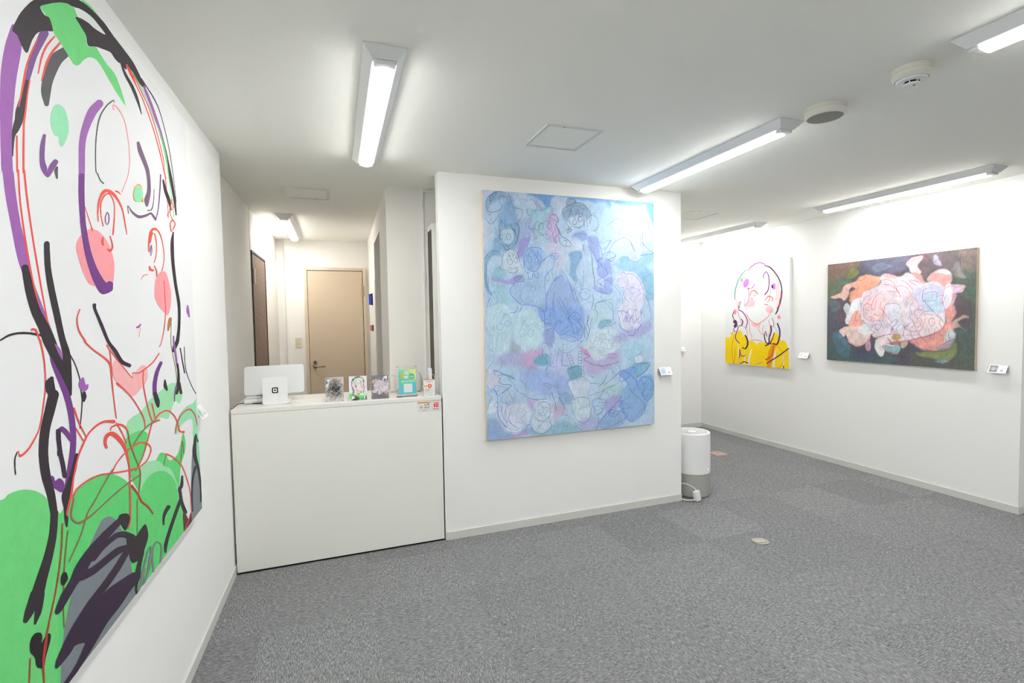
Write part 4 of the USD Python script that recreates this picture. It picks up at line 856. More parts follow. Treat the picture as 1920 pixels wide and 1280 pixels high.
[[110,104,196],17,[980,833,1009,827,1025,801]],
[[110,104,196],18,[1039,871,1011,802]],
[[110,104,196],18,[1053,814,1083,845,1145,832]],
[[110,104,196],18,[1046,788,1053,750,1068,801,1097,711,1135,761,1158,735,1182,787]],
[[110,104,196],18,[1173,812,1204,825,1213,799]],
[[110,104,196],18,[1074,654,1119,659,1129,691]],
[[110,104,196],18,[1173,761,1165,709,1121,691]],
[[110,104,196],18,[1090,801,1135,787]],
[[110,104,196],18,[1053,823,1079,807]],
[[84,104,142],17,[808,854,801,879,837,897,894,884,945,827]],
[[84,104,142],17,[759,829,780,841,815,835,822,791,787,705]],
[[84,104,142],17,[769,780,787,773,778,718]],
[[84,104,142],17,[844,934,873,909,937,909,941,846]],
[[84,104,142],17,[828,748,871,772,900,765,929,771,907,727,858,728]],
[[84,104,142],17,[907,727,965,752,950,736,914,721]],
[[84,104,142],17,[945,1016,996,966,1025,915,1026,877]],
[[70,114,214],16,[599,740,620,794,648,794,681,744,688,707,639,678]],
[[70,114,214],16,[640,745,674,707,661,671]],
[[70,114,214],16,[593,807,614,849,649,806]],
[[70,114,214],16,[613,758,648,683]],
[[70,114,214],16,[572,716,613,745,593,794]],
[[70,114,214],16,[660,646,680,621,715,639]],
[[70,114,214],16,[625,617,666,640,708,651]],
[[70,114,214],16,[86,211,85,148,135,73]],
[[70,114,214],16,[111,217,102,163,152,88]],
[[70,114,214],16,[144,222,131,192,144,135]],
[[70,114,214],16,[168,173,151,127,201,67]],
[[70,114,214],16,[78,180,117,98,191,52,268,77,307,82]],
[[70,114,214],16,[338,175,372,173,363,141,398,155,424,112,451,150,434,184,399,187,373,221,434,217,453,175]],
[[70,114,214],16,[346,127,380,92,426,104]],
[[70,114,214],17,[404,540,396,604,431,619,468,578]],
[[70,114,214],17,[429,435,457,546,483,505,448,458]],
[[70,114,214],17,[500,472,521,576]],
[[70,114,214],17,[545,543,544,469,591,463]],
[[70,114,214],15,[32,347,64,352,48,315,80,320]],
[[70,114,214],15,[54,244,79,242,69,181,55,174]],
[[70,114,214],16,[127,215,140,246,152,221]],
[[112,152,212],16,[201,147,227,192,278,164,243,119,276,84,209,106]],
[[112,152,212],16,[320,153,310,65,344,30]],
[[112,152,212],17,[459,109,423,39,371,52,388,67]],
[[112,152,212],16,[139,418,188,360,229,303,290,275]],
[[112,152,212],16,[239,397,272,340,308,337]],
[[112,152,212],15,[66,453,131,426,199,391]],
[[112,152,212],16,[105,350,154,331,203,281,194,234]],
[[112,152,212],17,[391,220,355,190]],
[[112,152,212],16,[246,294,322,273,426,282]],
[[112,152,212],17,[464,425,428,394,498,358]],
[[70,114,214],18,[768,192,834,213,874,176,815,164]],
[[70,114,214],18,[768,184,805,139,874,151]],
[[70,114,214],18,[777,208,795,115,843,119,874,168]],
[[70,114,214],19,[998,141,1038,172,1077,135,1008,130]],
[[70,114,214],19,[1008,192,1037,87,1097,34,1211,151]],
[[70,114,214],19,[1149,320,1190,353,1261,323,1271,261,1230,211,1179,232,1230,281,1190,309,1169,283]],
[[70,114,214],19,[1089,307,1108,237,1151,329]],
[[70,114,214],18,[842,69,900,115,989,193,1039,104]],
[[70,114,214],18,[900,98,939,146,969,126,921,79]],
[[70,114,214],19,[1180,336,1200,265,1179,197]],
[[70,114,214],19,[1099,358,1139,321,1108,254]],
[[112,152,212],18,[873,252,941,299,972,305]],
[[112,152,212],18,[892,259,921,215,979,219,999,269]],
[[112,152,212],18,[912,283,960,255]],
[[112,152,212],19,[1081,564,1041,506,1120,469]],
[[112,152,212],19,[1120,503,1181,518,1191,465,1140,450]],
[[112,152,212],19,[1141,562,1181,535,1140,502]],
[[112,152,212],18,[725,569,791,583,847,547,828,498]],
[[112,152,212],18,[877,638,944,603,924,561,866,572]],
[[112,152,212],18,[754,642,782,608,810,649]],
[[112,152,212],20,[1241,420,1200,361]],
]
WBLUE_MARKS = [
[[198,210,232],0.0234,0.9,[-7,1618,131,1618,57,1561,26,1484,14,1429,68,1377,15,1251,-14,1250]],
[[146,179,214],0.0109,0.9,[24,1525,43,1574,87,1601,138,1604,160,1568,122,1552,78,1535,41,1505,30,1484]],
[[144,180,219],0.0187,0.9,[102,1440,137,1532,189,1570,241,1518,271,1499,240,1448,239,1385,186,1396,126,1359,101,1378]],
[[135,174,210],0.0187,0.85,[50,1224,112,1365,239,1420,261,1344,229,1244,124,1227,72,1197]],
[[123,168,221],0.0109,0.95,[265,1616,506,1611,473,1553,465,1492,395,1556,364,1582,303,1599]],
[[171,175,218],0.0078,0.9,[349,1570,434,1522,410,1503,364,1532]],
[[194,212,233],0.0078,0.9,[379,1555,411,1564,434,1526,402,1528]],
[[191,211,232],0.0109,0.9,[220,1586,303,1606,364,1546,374,1483,293,1433,240,1448,226,1503]],
[[166,183,218],0.0187,0.9,[247,1427,331,1439,345,1347,252,1287,242,1364]],
[[168,204,221],0.0109,0.9,[309,1501,394,1506,473,1533,488,1494,464,1438,439,1351,391,1328,361,1376,338,1404]],
[[198,186,221],0.0094,0.9,[456,1452,496,1485,536,1449,519,1413,535,1355,510,1289,470,1295,447,1352]],
[[196,211,232],0.0109,0.9,[478,1568,514,1605,603,1609,659,1580,602,1547,569,1502,552,1465,504,1491]],
[[149,175,201],0.0109,0.85,[561,1501,585,1539,594,1583,651,1594,676,1566,742,1549,779,1492,716,1444,600,1438,572,1459]],
[[191,210,230],0.0094,0.85,[617,1461,724,1481,732,1438,674,1402,633,1418]],
[[125,169,221],0.0109,0.95,[506,1607,718,1607,921,1603,929,1538,869,1512,793,1574,717,1587,635,1593]],
[[111,160,210],0.014,0.95,[921,1604,1298,1602,1298,1451,1242,1525,1224,1586,1151,1566,1000,1587]],
[[198,216,237],0.0125,0.95,[946,1464,999,1489,1034,1514,1097,1540,1187,1545,1242,1487,1269,1403,1241,1355,1204,1323,1131,1320,1060,1332,989,1398]],
[[178,206,228],0.0203,0.9,[793,1566,921,1578,936,1380,832,1294,773,1336,825,1413,767,1498]],
[[152,174,221],0.0062,0.95,[636,1361,715,1374,748,1357,714,1309,631,1312]],
[[198,215,233],0.014,0.9,[582,1314,648,1331,706,1304,697,1245,622,1206,564,1139,541,1211,549,1269]],
[[140,177,214],0.0062,0.95,[614,1228,688,1244,700,1186,662,1126,665,1052,648,1034,612,1088,617,1169]],
[[158,173,224],0.0062,0.95,[748,1343,824,1342,844,1242,901,1108,886,1070,830,1092,814,1204,764,1277]],
[[158,173,224],0.0062,0.95,[881,1066,935,1078,929,953,803,972,812,1009,872,1010,883,1191,926,1192,934,1078]],
[[190,215,233],0.0109,0.9,[883,1243,962,1314,1060,1348,1104,1288,1059,1226,970,1208,900,1206]],
[[137,182,209],0.0078,0.95,[1005,1201,1077,1218,1085,1173,1049,1141,1014,1148]],
[[152,191,221],0.0125,0.9,[1085,1196,1186,1252,1292,1248,1240,1137,1230,1075,1058,1111,961,1162]],
[[189,200,231],0.0078,0.9,[1086,1288,1177,1291,1176,1198,1121,1177,1085,1211]],
[[144,188,213],0.0125,0.9,[1148,1097,1277,1115,1295,950,1239,903,1202,997,1148,1058]],
[[210,211,232],0.0094,0.95,[968,1041,1013,1102,1130,1101,1202,1004,1211,903,1174,841,1083,865,1039,965]],
[[158,157,215],0.0094,0.9,[236,1244,260,1301,329,1315,313,1261,297,1218,266,1189,243,1195]],
[[162,163,218],0.0078,0.95,[53,1059,84,1076,158,1046,264,1076,232,1019,172,1011,113,1025,61,1027]],
[[152,196,217],0.0094,0.9,[55,1079,100,1129,143,1088,135,1053,84,1052]],
[[137,175,206],0.0109,0.9,[2,1154,43,1217,102,1229,116,1192,50,1183,19,1113,25,1024,45,948,6,989]],
[[198,216,231],0.0062,0.95,[118,1122,138,1206,176,1235,221,1230,250,1160,264,1111,226,1082,166,1081]],
[[184,210,228],0.0062,0.95,[115,1358,164,1374,208,1362,207,1299,169,1266,125,1282]],
[[164,202,222],0.0187,0.9,[46,1017,172,1004,178,955,245,891,155,885,59,920,53,975]],
[[169,196,231],0.0078,0.95,[179,962,210,1018,294,1062,388,1099,467,1108,495,1144,491,1101,426,1042,435,843,353,862,283,877,223,898]],
[[157,189,231],0.0078,0.92,[273,1196,297,1246,359,1263,414,1236,421,1179,388,1121,341,1098,288,1119]],
[[201,205,228],0.0094,0.9,[422,1258,470,1288,534,1287,557,1197,564,1153,515,1116,483,1137,516,1203,461,1223]],
[[158,180,223],0.014,0.9,[441,934,498,1050,555,1087,603,1030,668,934,709,845,691,755,430,760]],
[[181,211,231],0.0109,0.9,[802,889,880,919,941,889,940,766,801,769]],
[[141,173,226],0.0265,0.85,[400,861,709,858,716,724,690,650,557,661,493,714,414,752]],
[[189,216,230],0.0078,0.97,[20,774,32,843,66,878,110,890,162,870,195,807,209,771,202,791,185,714,174,678,175,551,141,538,85,554,23,585,54,675,19,752]],
[[190,218,231],0.0078,0.97,[202,771,244,834,306,854,368,812,403,768,414,745,405,658,380,615,348,565,316,516,270,511,248,591,211,642,205,763]],
[[150,166,218],0.0109,0.9,[421,708,493,707,476,597,452,598,420,643]],
[[172,178,218],0.0234,0.9,[96,547,179,579,255,562,347,515,346,442,269,461,170,480,103,490]],
[[162,169,178],0.0109,0.6,[177,636,226,620,240,577,179,565]],
[[198,169,208],0.0234,0.8,[247,548,380,586,411,541,355,500,346,442,284,445]],
[[127,174,201],0.0062,0.95,[332,508,379,542,435,537,448,492,418,461,347,479]],
[[187,197,232],0.0172,0.9,[451,554,605,556,671,501,596,445,586,341,488,332,457,437]],
[[160,183,230],0.0312,0.9,[238,433,394,447,505,397,595,370,593,273,455,264,344,290,259,346]],
[[172,202,231],0.014,0.85,[65,456,147,452,237,412,282,330,344,275,503,264,414,241,297,278,183,350,109,412]],
[[208,210,228],0.0203,0.8,[-1,460,72,442,93,370,40,331,4,368]],
[[201,151,200],0.0156,0.9,[689,590,781,549,789,496,756,512,705,544]],
[[187,177,219],0.0234,0.9,[705,522,858,493,982,549,999,471,919,437,805,381,721,423]],
[[201,218,230],0.0078,0.95,[706,597,774,655,775,700,878,706,957,700,1009,641,1000,572,893,514,824,483,781,511,739,566]],
[[187,212,230],0.0078,0.92,[758,768,810,835,932,842,953,773,878,744,818,714]],
[[137,182,208],0.0062,0.9,[826,744,887,774,944,750,878,721,843,710]],
[[213,215,233],0.0062,0.95,[984,826,1038,902,1147,894,1183,816,1182,738,1145,692,1090,666,1010,710]],
[[171,173,217],0.0203,0.85,[956,658,1182,722,1257,760,1270,689,1228,659,1099,631,991,603]],
[[168,206,227],0.0265,0.8,[1027,594,1200,612,1237,548,1144,465,1053,477]],
[[130,183,213],0.0156,0.9,[1098,444,1199,463,1255,436,1198,368,1125,348]],
[[208,221,236],0.0062,0.9,[1126,505,1190,514,1190,463,1144,453]],
[[128,173,199],0.0047,0.95,[591,441,683,457,697,395,661,359,673,313,643,281,619,320,595,370]],
[[203,216,235],0.0078,0.95,[586,341,669,366,729,382,766,330,735,241,702,243,634,240,602,295]],
[[146,175,218],0.0187,0.8,[519,263,610,272,634,210,584,192,535,210]],
[[199,218,232],0.0078,0.95,[613,189,634,233,744,229,764,163,751,95,708,57,641,86]],
[[145,180,223],0.0109,0.92,[1034,345,1125,364,1179,258,1235,175,1197,90,1104,31,1014,121,961,233,1051,298]],
[[137,178,222],0.0078,0.92,[1143,324,1236,362,1287,315,1282,212,1216,172,1161,244]],
[[132,165,224],0.0062,0.9,[994,379,1089,428,1136,418,1097,373,1034,342]],
[[177,211,217],0.0312,0.8,[1015,261,1004,230,974,210,934,204,895,215,866,240,856,271,867,301,896,322,936,328,975,317,1005,293]],
[[150,183,221],0.0125,0.92,[824,51,916,120,1050,94,1004,4,871,4]],
[[172,170,221],0.0156,0.85,[873,193,979,232,1005,168,898,106]],
[[189,172,221],0.0187,0.85,[289,250,367,230,350,165,326,167]],
[[201,179,214],0.0203,0.8,[454,194,535,203,567,163,501,109,452,105]],
[[149,173,215],0.0234,0.85,[-7,151,111,113,125,54,293,53,340,27,215,2,-7,-12]],
[[201,159,203],0.0094,0.7,[162,22,262,27,309,52,285,17,200,4]],
[[207,216,235],0.0094,0.95,[74,173,105,227,173,229,280,221,314,153,286,76,215,35,132,46,95,100]],
[[146,188,209],0.0203,0.85,[309,52,452,61,558,81,682,18,699,-7,339,5]],
[[212,225,237],0.0109,0.9,[-2,228,69,265,71,194,-1,186]],
[[203,218,233],0.0078,0.9,[335,196,390,232,454,209,485,125,452,46,371,24,325,65]],
[[175,180,223],0.0203,0.8,[666,65,811,75,819,5,699,-7]],
]
FLOWER_MARKS = [
[[226,90,106],35,[345,498,371,514,405,496]],
[[226,90,106],29,[354,463,389,449]],
[[226,90,106],45,[427,426,449,409,469,404]],
[[226,90,106],29,[337,481,347,393,399,366,441,362,482,392,505,450,456,477]],
[[226,90,106],29,[381,384,398,401,415,388,399,371]],
[[226,90,106],33,[479,604,430,555,405,487,423,452,439,495,447,546]],
[[226,90,106],30,[319,499,344,559,387,583,396,548,345,498,328,446]],
[[226,90,106],28,[488,527,481,476,522,425,571,349]],
[[226,90,106],38,[527,609,567,611,606,596]],
[[226,90,106],36,[626,591,606,621,613,649,644,651]],
[[236,120,70],26,[644,651,689,624,727,557,765,516,780,452]],
[[236,120,70],25,[698,543,713,558,728,541,706,530,697,547]],
[[226,90,106],31,[643,692,681,673,730,613]],
[[226,90,106],29,[762,639,718,670,700,687,733,685,812,654]],
[[226,90,106],36,[675,827,715,866,798,876,802,852,763,801,793,751]],
[[226,90,106],30,[686,817,715,846,773,863]],
[[226,90,106],31,[949,607,940,539,944,493,962,440,990,484,1014,566]],
[[226,90,106],27,[949,607,994,623,1033,609,1058,622,1083,612,1033,572]],
[[226,90,106],38,[542,173,621,184,740,212,868,255,935,295,963,356]],
[[226,90,106],36,[664,316,695,292,739,277,790,285]],
[[226,90,106],26,[650,242,740,245,783,269,824,388,787,452,751,453,745,405,781,365,760,349,731,373]],
[[226,90,106],35,[392,228,442,263]],
[[226,90,106],38,[196,205,252,157,306,146,358,165,401,211]],
[[226,90,106],32,[172,231,186,277,177,249]],
[[226,90,106],38,[535,349,572,316,604,266]],
[[226,90,106],26,[596,249,620,192,636,160]],
[[226,90,106],33,[502,146,527,113,575,90,630,85]],
[[226,90,106],29,[359,139,368,109,402,106]],
[[226,90,106],30,[271,730,316,718,355,741,341,759]],
[[226,90,106],28,[477,705,534,709,582,680,598,638]],
[[226,90,106],28,[486,671,566,657,622,604,638,554]],
[[226,90,106],34,[435,220,476,230,541,248,573,249]],
[[226,90,106],30,[284,456,267,394,276,358,294,376]],
[[108,98,156],30,[305,552,319,464,307,385]],
[[108,98,156],30,[321,367,373,332,408,280,442,263]],
[[108,98,156],29,[408,289,425,323,475,332,516,298]],
[[108,98,156],28,[449,358,474,366,491,324,459,281,441,323,482,375]],
[[108,98,156],28,[499,358,521,492,569,507,623,497,639,455]],
[[108,98,156],32,[563,341,602,374,618,357,587,316,572,274,580,307,618,332]],
[[108,98,156],26,[619,258,611,299,641,333]],
[[108,98,156],28,[460,221,541,248,572,257,588,299]],
[[92,124,158],28,[834,615,806,601,800,538,822,506,878,434,926,387,947,349]],
[[92,124,158],24,[800,530,806,569,889,588,897,526,849,516,804,522]],
[[92,124,158],23,[897,549,943,554,951,516,928,494]],
[[92,124,158],24,[801,483,808,451,823,435,878,442]],
[[92,124,158],24,[830,412,872,411,906,395,927,372,920,341,947,299]],
[[92,124,158],22,[962,409,960,356,954,326]],
[[108,98,156],23,[890,353,887,337,880,326,870,322,859,326,852,337,849,353,851,368,859,380,869,384,879,380,887,368]],
[[108,98,156],23,[846,302,854,263,882,209,888,287,907,318]],
[[108,98,156],25,[694,325,731,349,753,317,769,269,827,203]],
[[108,98,156],25,[707,454,716,389,746,341,724,301]],
[[108,98,156],25,[728,509,714,470,730,405]],
[[108,98,156],24,[760,357,774,389,796,373,789,325,768,309]],
[[108,98,156],25,[679,325,666,243,696,211]],
[[108,98,156],25,[717,309,725,244,777,182]],
[[108,98,156],26,[649,333,687,316,701,341]],
[[108,98,156],24,[802,428,798,416,788,407,774,404,759,408,748,417,744,429,748,441,758,449,773,452,787,449,798,440]],
[[84,84,90],27,[947,181,969,197,1021,221,1003,160,951,131,884,124,835,137]],
[[84,84,90],18,[981,303,962,235,976,197]],
[[84,84,90],17,[994,296,982,250,992,213]],
[[108,98,156],20,[726,196,799,143,883,155]],
[[84,84,90],26,[100,276,111,211,178,177,220,111]],
[[84,84,90],25,[170,756,207,825,261,842,350,763]],
[[84,84,90],23,[384,829,460,776,580,817,516,848]],
[[84,84,90],27,[52,228,93,100]],
[[84,84,90],26,[107,487,118,395,147,349]],
[[84,84,90],17,[1047,852,1052,748,1078,701]],
[[84,84,90],16,[1116,473,1118,371,1087,378]],
[[108,98,156],22,[1001,416,1017,446,1036,431,1024,386,1002,386]],
[[226,90,106],31,[254,661,219,600,219,538]],
[[108,98,156],25,[202,448,238,537,282,566]],
]
WFLOWER_MARKS = [
[[147,122,109],0.0369,0.9,[-10,893,313,893,179,774,-8,678]],
[[113,123,103],0.0369,0.8,[-9,744,226,743,87,580,-6,490]],
[[119,117,140],0.0369,0.85,[313,893,640,895,642,749,418,761]],
[[119,117,140],0.0277,0.8,[594,901,729,892,717,742,565,748]],
[[126,111,115],0.0369,0.85,[773,894,989,889,992,739,811,702]],
[[140,125,118],0.0277,0.8,[1027,891,1144,889,1144,703,1068,724]],
[[98,111,101],0.0277,0.9,[992,724,1145,688,1150,254,1072,504,1007,626]],
[[99,101,112],0.0369,0.9,[-6,509,154,577,194,358,62,229,-3,227]],
[[117,98,106],0.0277,0.7,[69,470,164,540,194,358,119,340]],
[[87,108,106],0.0369,0.9,[-2,180,141,93,325,58,653,78,654,-12,0,-9]],
[[90,93,115],0.0323,0.85,[261,135,444,152,462,41,263,27]],
[[98,92,103],0.0323,0.9,[651,201,763,165,773,14,608,1]],
[[104,105,98],0.0369,0.9,[764,101,1029,101,1145,181,1146,-1,766,-3]],
[[96,107,100],0.0323,0.8,[1039,267,1147,254,1146,6,1029,101]],
[[104,93,98],0.0277,0.9,[1016,506,1115,502,1124,356,1037,356]],
[[98,90,89],0.0231,0.9,[581,755,702,776,725,733,597,720]],
[[128,132,84],0.0046,0.9,[170,765,207,825,261,842,306,793,235,747]],
[[130,142,162],0.0065,0.8,[401,818,475,849,579,829,564,802,460,776]],
[[100,134,128],0.0046,0.9,[119,711,161,730,226,721,254,701,171,695]],
[[112,120,132],0.0092,0.8,[19,508,48,559,107,542,117,487,59,451]],
[[92,124,140],0.0074,0.85,[52,228,110,276,159,194,225,115,189,32,112,64,63,154]],
[[236,190,180],0.0046,0.95,[38,591,125,624,162,685,226,707,316,718,316,683,227,663,173,553,135,573,77,571]],
[[240,170,146],0.0065,0.97,[205,565,209,619,263,651,208,691,271,721,315,762,384,764,452,737,493,729,477,688,403,651,344,611,309,534,219,538]],
[[214,224,226],0.0055,0.92,[150,495,192,530,220,466,194,394,174,431]],
[[236,234,242],0.0055,0.97,[202,448,229,537,273,571,327,551,346,463,321,358,258,340,194,331,175,377]],
[[238,176,160],0.0046,0.95,[209,304,230,412,293,455,320,376,339,340,295,287,232,277]],
[[236,210,204],0.0055,0.95,[120,276,167,308,232,304,321,323,391,271,409,237,358,165,297,145,224,160,186,231,158,213]],
[[224,232,232],0.0046,0.95,[295,278,339,340,400,297,426,254,375,243,322,252]],
[[104,136,156],0.0055,0.9,[105,257,168,204,206,169,225,111,178,131,121,193]],
[[228,216,226],0.0092,0.95,[305,534,335,612,420,658,486,688,477,722,517,752,596,737,643,725,687,749,754,715,812,655,860,667,915,648,949,607,958,447,960,341,935,295,868,255,740,212,621,184,542,173,525,214,435,212,408,271,330,358,320,446]],
[[240,180,176],0.0046,0.9,[497,746,549,755,596,745,608,721,550,720]],
[[206,204,228],0.0138,0.95,[719,614,826,654,902,649,949,600,945,478,885,434,808,451,750,516]],
[[190,208,226],0.0083,0.92,[800,538,813,577,889,588,897,526,930,555,938,494,958,440,871,434,822,482]],
[[232,170,168],0.0046,0.95,[829,669,846,715,926,757,973,734,993,687,997,641,949,607,908,648,860,667]],
[[200,222,230],0.0092,0.8,[880,735,926,757,973,734,990,702,927,715]],
[[242,214,220],0.0037,0.96,[675,827,715,866,794,876,802,844,767,801,793,751,783,720,812,655,754,715,717,750,709,783]],
[[236,150,140],0.0055,0.8,[724,741,782,736,812,655,761,698]],
[[236,234,244],0.0037,0.96,[944,493,949,600,987,638,1014,588,1024,573,997,477,965,440]],
[[214,190,212],0.0037,0.92,[994,627,1032,624,1083,612,1033,572,1014,577]],
[[196,190,214],0.0074,0.8,[864,844,891,864,932,790,885,796]],
[[206,168,178],0.0046,0.9,[1014,573,1027,550,1003,476,959,402,952,440,990,484]],
[[226,160,152],0.0092,0.95,[719,204,868,251,960,334,959,432,1010,476,1024,416,1006,356,1019,296,982,212,924,133,842,129,763,157]],
[[200,214,220],0.0074,0.9,[962,257,987,296,1030,266,1030,229,1002,190,956,189]],
[[196,166,160],0.0055,0.9,[1000,326,1024,371,1074,404,1108,393,1062,371,1038,349,1095,282,1063,312,1026,304]],
[[178,150,170],0.0065,0.85,[897,140,943,188,1021,221,1015,183,951,135]],
[[134,146,104],0.0065,0.9,[842,121,964,143,1021,206,1041,147,1004,85,952,47,871,68,772,94,764,117]],
[[130,164,190],0.0065,0.85,[892,46,978,64,959,43,926,33]],
[[230,226,224],0.0046,0.95,[444,152,460,204,525,214,526,130,511,70,487,60,457,101]],
[[206,170,186],0.0037,0.9,[363,139,384,219,410,150,402,106,377,105]],
[[150,184,190],0.0046,0.92,[502,146,558,156,633,160,637,94,607,80,543,105]],
[[238,214,220],0.0037,0.93,[493,213,541,231,558,173,606,150,526,155]],
[[166,138,122],0.0037,0.9,[545,227,589,191,628,201,629,159,574,174]],
[[190,160,110],0.0037,0.92,[581,224,596,254,643,242,643,205,605,200]],
[[196,178,168],0.0046,0.85,[644,185,696,203,697,162,652,136]],
[[146,140,140],0.012,0.7,[992,747,1029,802,1055,740,1081,679,1057,674,1006,693]],
[[236,206,210],0.012,0.8,[345,533,421,598,519,601,569,491,523,374,424,375,346,428]],
[[222,224,236],0.012,0.8,[521,475,585,498,647,472,650,275,588,274,539,357]],
[[236,214,214],0.012,0.8,[759,389,865,411,947,372,934,303,854,263,761,277]],
]
# ------------------------------------------------------------------ the room
CEIL, TH = 2.326, math.tan(.0269)
XL = lambda y: -.531+TH*(y-3.138)            # face of the left wall (it stands a degree and a half off square)
XR, XB = 4.434, lambda y: -.612+.031*(y-3.138)   # right wall; left wall beyond the counter
XC = lambda y: .391+.0242*(y-3.545)          # right wall of the passage
YP, YW, YE, YF, YB = 3.104, 3.545, 6.05, 5.135, -3.1   # partition, wall behind the counter, end of the passage, far wall, wall behind the viewer
HC = .929                                    # counter height
T, DOOR_TOP = .10, 2.022

fl = thing('floor', None, None, kind='structure')
obj('floor_slab', box(-.9, 6.4, YB-.1, 6.4, -.10, -.007), GAP_DARK, fl)
rnd = random.Random(4)
def tile_mesh(x0, x1, y0, y1):
    c = .0007
    v = [(x0+.0001, y0+.0001, -.007), (x1-.0001, y0+.0001, -.007), (x1-.0001, y1-.0001, -.007), (x0+.0001, y1-.0001, -.007),
         (x0+.0001, y0+.0001, -c), (x1-.0001, y0+.0001, -c), (x1-.0001, y1-.0001, -c), (x0+.0001, y1-.0001, -c),
         (x0+c, y0+c, 0), (x1-c, y0+c, 0), (x1-c, y1-c, 0), (x0+c, y1-c, 0)]
    f = [(0, 3, 2), (0, 2, 1), (8, 9, 10), (8, 10, 11)]
    for a in (0, 4):
        for i in range(4):
            j = (i+1) % 4; f += [(a+i, a+j, a+4+j), (a+i, a+4+j, a+4+i)]
    return trimesh.Trimesh(np.array(v, float), np.array(f), process=False)
for i in range(-2, 13):
    for j in range(-12, 8):
        x0, y0 = .17+.5*i, 2.47+.5*j
        x1, y1 = min(x0+.5, 6.3), min(y0+.5, 6.35)
        if x0 >= 6.2 or (x0 > 4.4 and y0 > 2.3) or y0 > 6.3 or (x0 > 1.0 and x1 < 2.4 and y0 > 3.3): continue
        obj('carpet_tile', tile_mesh(max(x0, -.85), x1, max(y0, YB-.05), y1), CARPET['yx'[(i+j) % 2]], fl)

cl = setting('ceiling', box(-.9, 6.4, YB-.1, 6.4, CEIL, CEIL+.1), CEIL_M)

setting('wall_left', prism([(XL(YB), YB), (XL(3.138), 3.138), (XL(3.138)-.2, 3.138), (XL(YB)-.2, YB)], 0, CEIL), WALL)
wl = thing('wall_left_rear', None, None, kind='structure')
obj('wall_board', prism([(XB(3.139), 3.139), (XB(4.478), 4.478), (XB(4.478)-.14, 4.478), (XB(3.139)-.14, 3.139)], 0, CEIL), WALL_REAR, wl)
obj('wall_board', prism([(XB(4.484), 4.484), (XB(6.2), 6.2), (XB(6.2)-.14, 6.2), (XB(4.484)-.14, 4.484)], 0, CEIL), WALL_REAR, wl)
obj('joint_strip', box(XB(4.48)-.02, XB(4.48)+.0035, 4.477, 4.485, 0, CEIL), ALU, wl)
setting('wall_passage_end', prism([(-.435, YE), (.56, YE), (.56, 6.3), (-.435, 6.3)], 0, CEIL), WALL_REAR)
setting('wall_passage_nook', box(-.66, -.435, 6.095, 6.3, 0, CEIL), WALL_REAR)
wr = thing('wall_passage_right', None, None, kind='structure')
y0, y1 = 4.195, 4.914
cor = lambda a, b: prism([(XC(a), a), (XC(a)+.13, a), (XC(b)+.13, b), (XC(b), b)], 0, CEIL)
obj('wall_near_opening', cor(YW+.001, y0), WALL_REAR, wr); obj('wall_beyond_opening', cor(y1, YE-.001), WALL_REAR, wr)
obj('lintel', prism([(XC(y0+.001), y0+.001), (XC(y0)+.13, y0+.001), (XC(y1)+.13, y1-.001), (XC(y1-.001), y1-.001)], 2.135, CEIL), WALL_REAR, wr)
setting('wall_behind_counter', box(XC(YW), 2.36, YW, YW+.001+.12, 0, CEIL), WALL_REAR)
setting('wall_side_room', box(1.3, 1.4, 3.70, 6.2, 0, CEIL), WALL_REAR)
setting('wall_partition', box(.6625, 2.4935, YP, YP+.085, 0, CEIL), WALL)
setting('wall_return', box(2.36, 2.4935, YP+.0855, YF-.0005, 0, CEIL), WALL)
setting('wall_far', box(2.36, 4.56, YF, YF+.1, 0, CEIL), WALL)
setting('wall_right', box(XR, XR+.068, 2.0, YF-.0005, 0, CEIL), WALL)
setting('wall_entrance', box(6.3, 6.4, YB, 2.2, 0, CEIL), WALL)
setting('wall_entrance_side', box(XR+.0685, 6.3, 2.06, 2.2, 0, CEIL), plain('entrance_panel', (120, 126, 124), .6))
setting('wall_back', box(-.9, 6.4, YB-.1, YB, 0, CEIL), WALL)
bt, bh = .007, .051
setting('baseboard_left', prism([(XL(YB), YB), (XL(YB)+bt, YB), (XL(3.138)+bt, 3.138), (XL(3.138), 3.138)], 0, bh), BASEB)
setting('baseboard_partition', box(.668, 2.4935, YP-bt, YP-.0003, 0, bh), BASEB)
setting('baseboard_right', box(XR-bt, XR-.0003, 2.0, YF-bt-.001, 0, bh), BASEB)
setting('baseboard_right_end', box(XR-bt, XR+.068, 2.0-bt, 1.9997, 0, bh), BASEB)
setting('baseboard_far', box(2.5, XR-.0005, YF-bt, YF-.0003, 0, bh), BASEB)

# door at the end of the passage
d1 = thing('door_1', None, None, kind='structure')
yd = YE-.001
obj('door_frame', join(box(-.245, -.212, yd-.028, yd, 0, DOOR_TOP, .002), box(.385, .418, yd-.028, yd, 0, DOOR_TOP, .002), box(-.2115, .3845, yd-.028, yd, 1.99, DOOR_TOP, .002)), BEIGE_FRAME, d1)
obj('door_leaf', box(-.208, .379, yd-.02, yd-.002, .01, 1.984, .002), BEIGE_STEEL, d1)
obj('door_gap', box(.379, .385, yd-.006, yd-.001, .01, 1.988), DARK_EDGE, d1)
hy = yd-.02
Pd = Plane((0, hy, 0), (1, 0, 0), (0, 0, 1))
h1 = obj('door_handle', Pd.solid(join(moved(trimesh.creation.cylinder(.024, .008, sections=24), (-.158, .915, .004)), moved(trimesh.creation.cylinder(.009, .05, sections=16), (-.158, .915, .03)))), BRASS, d1, smooth=35)
obj('lever', tube([(-.158, hy-.052, .917), (-.13, hy-.056, .917), (-.08, hy-.054, .916), (-.048, hy-.05, .915)], .0085), BRASS, h1, smooth=40)
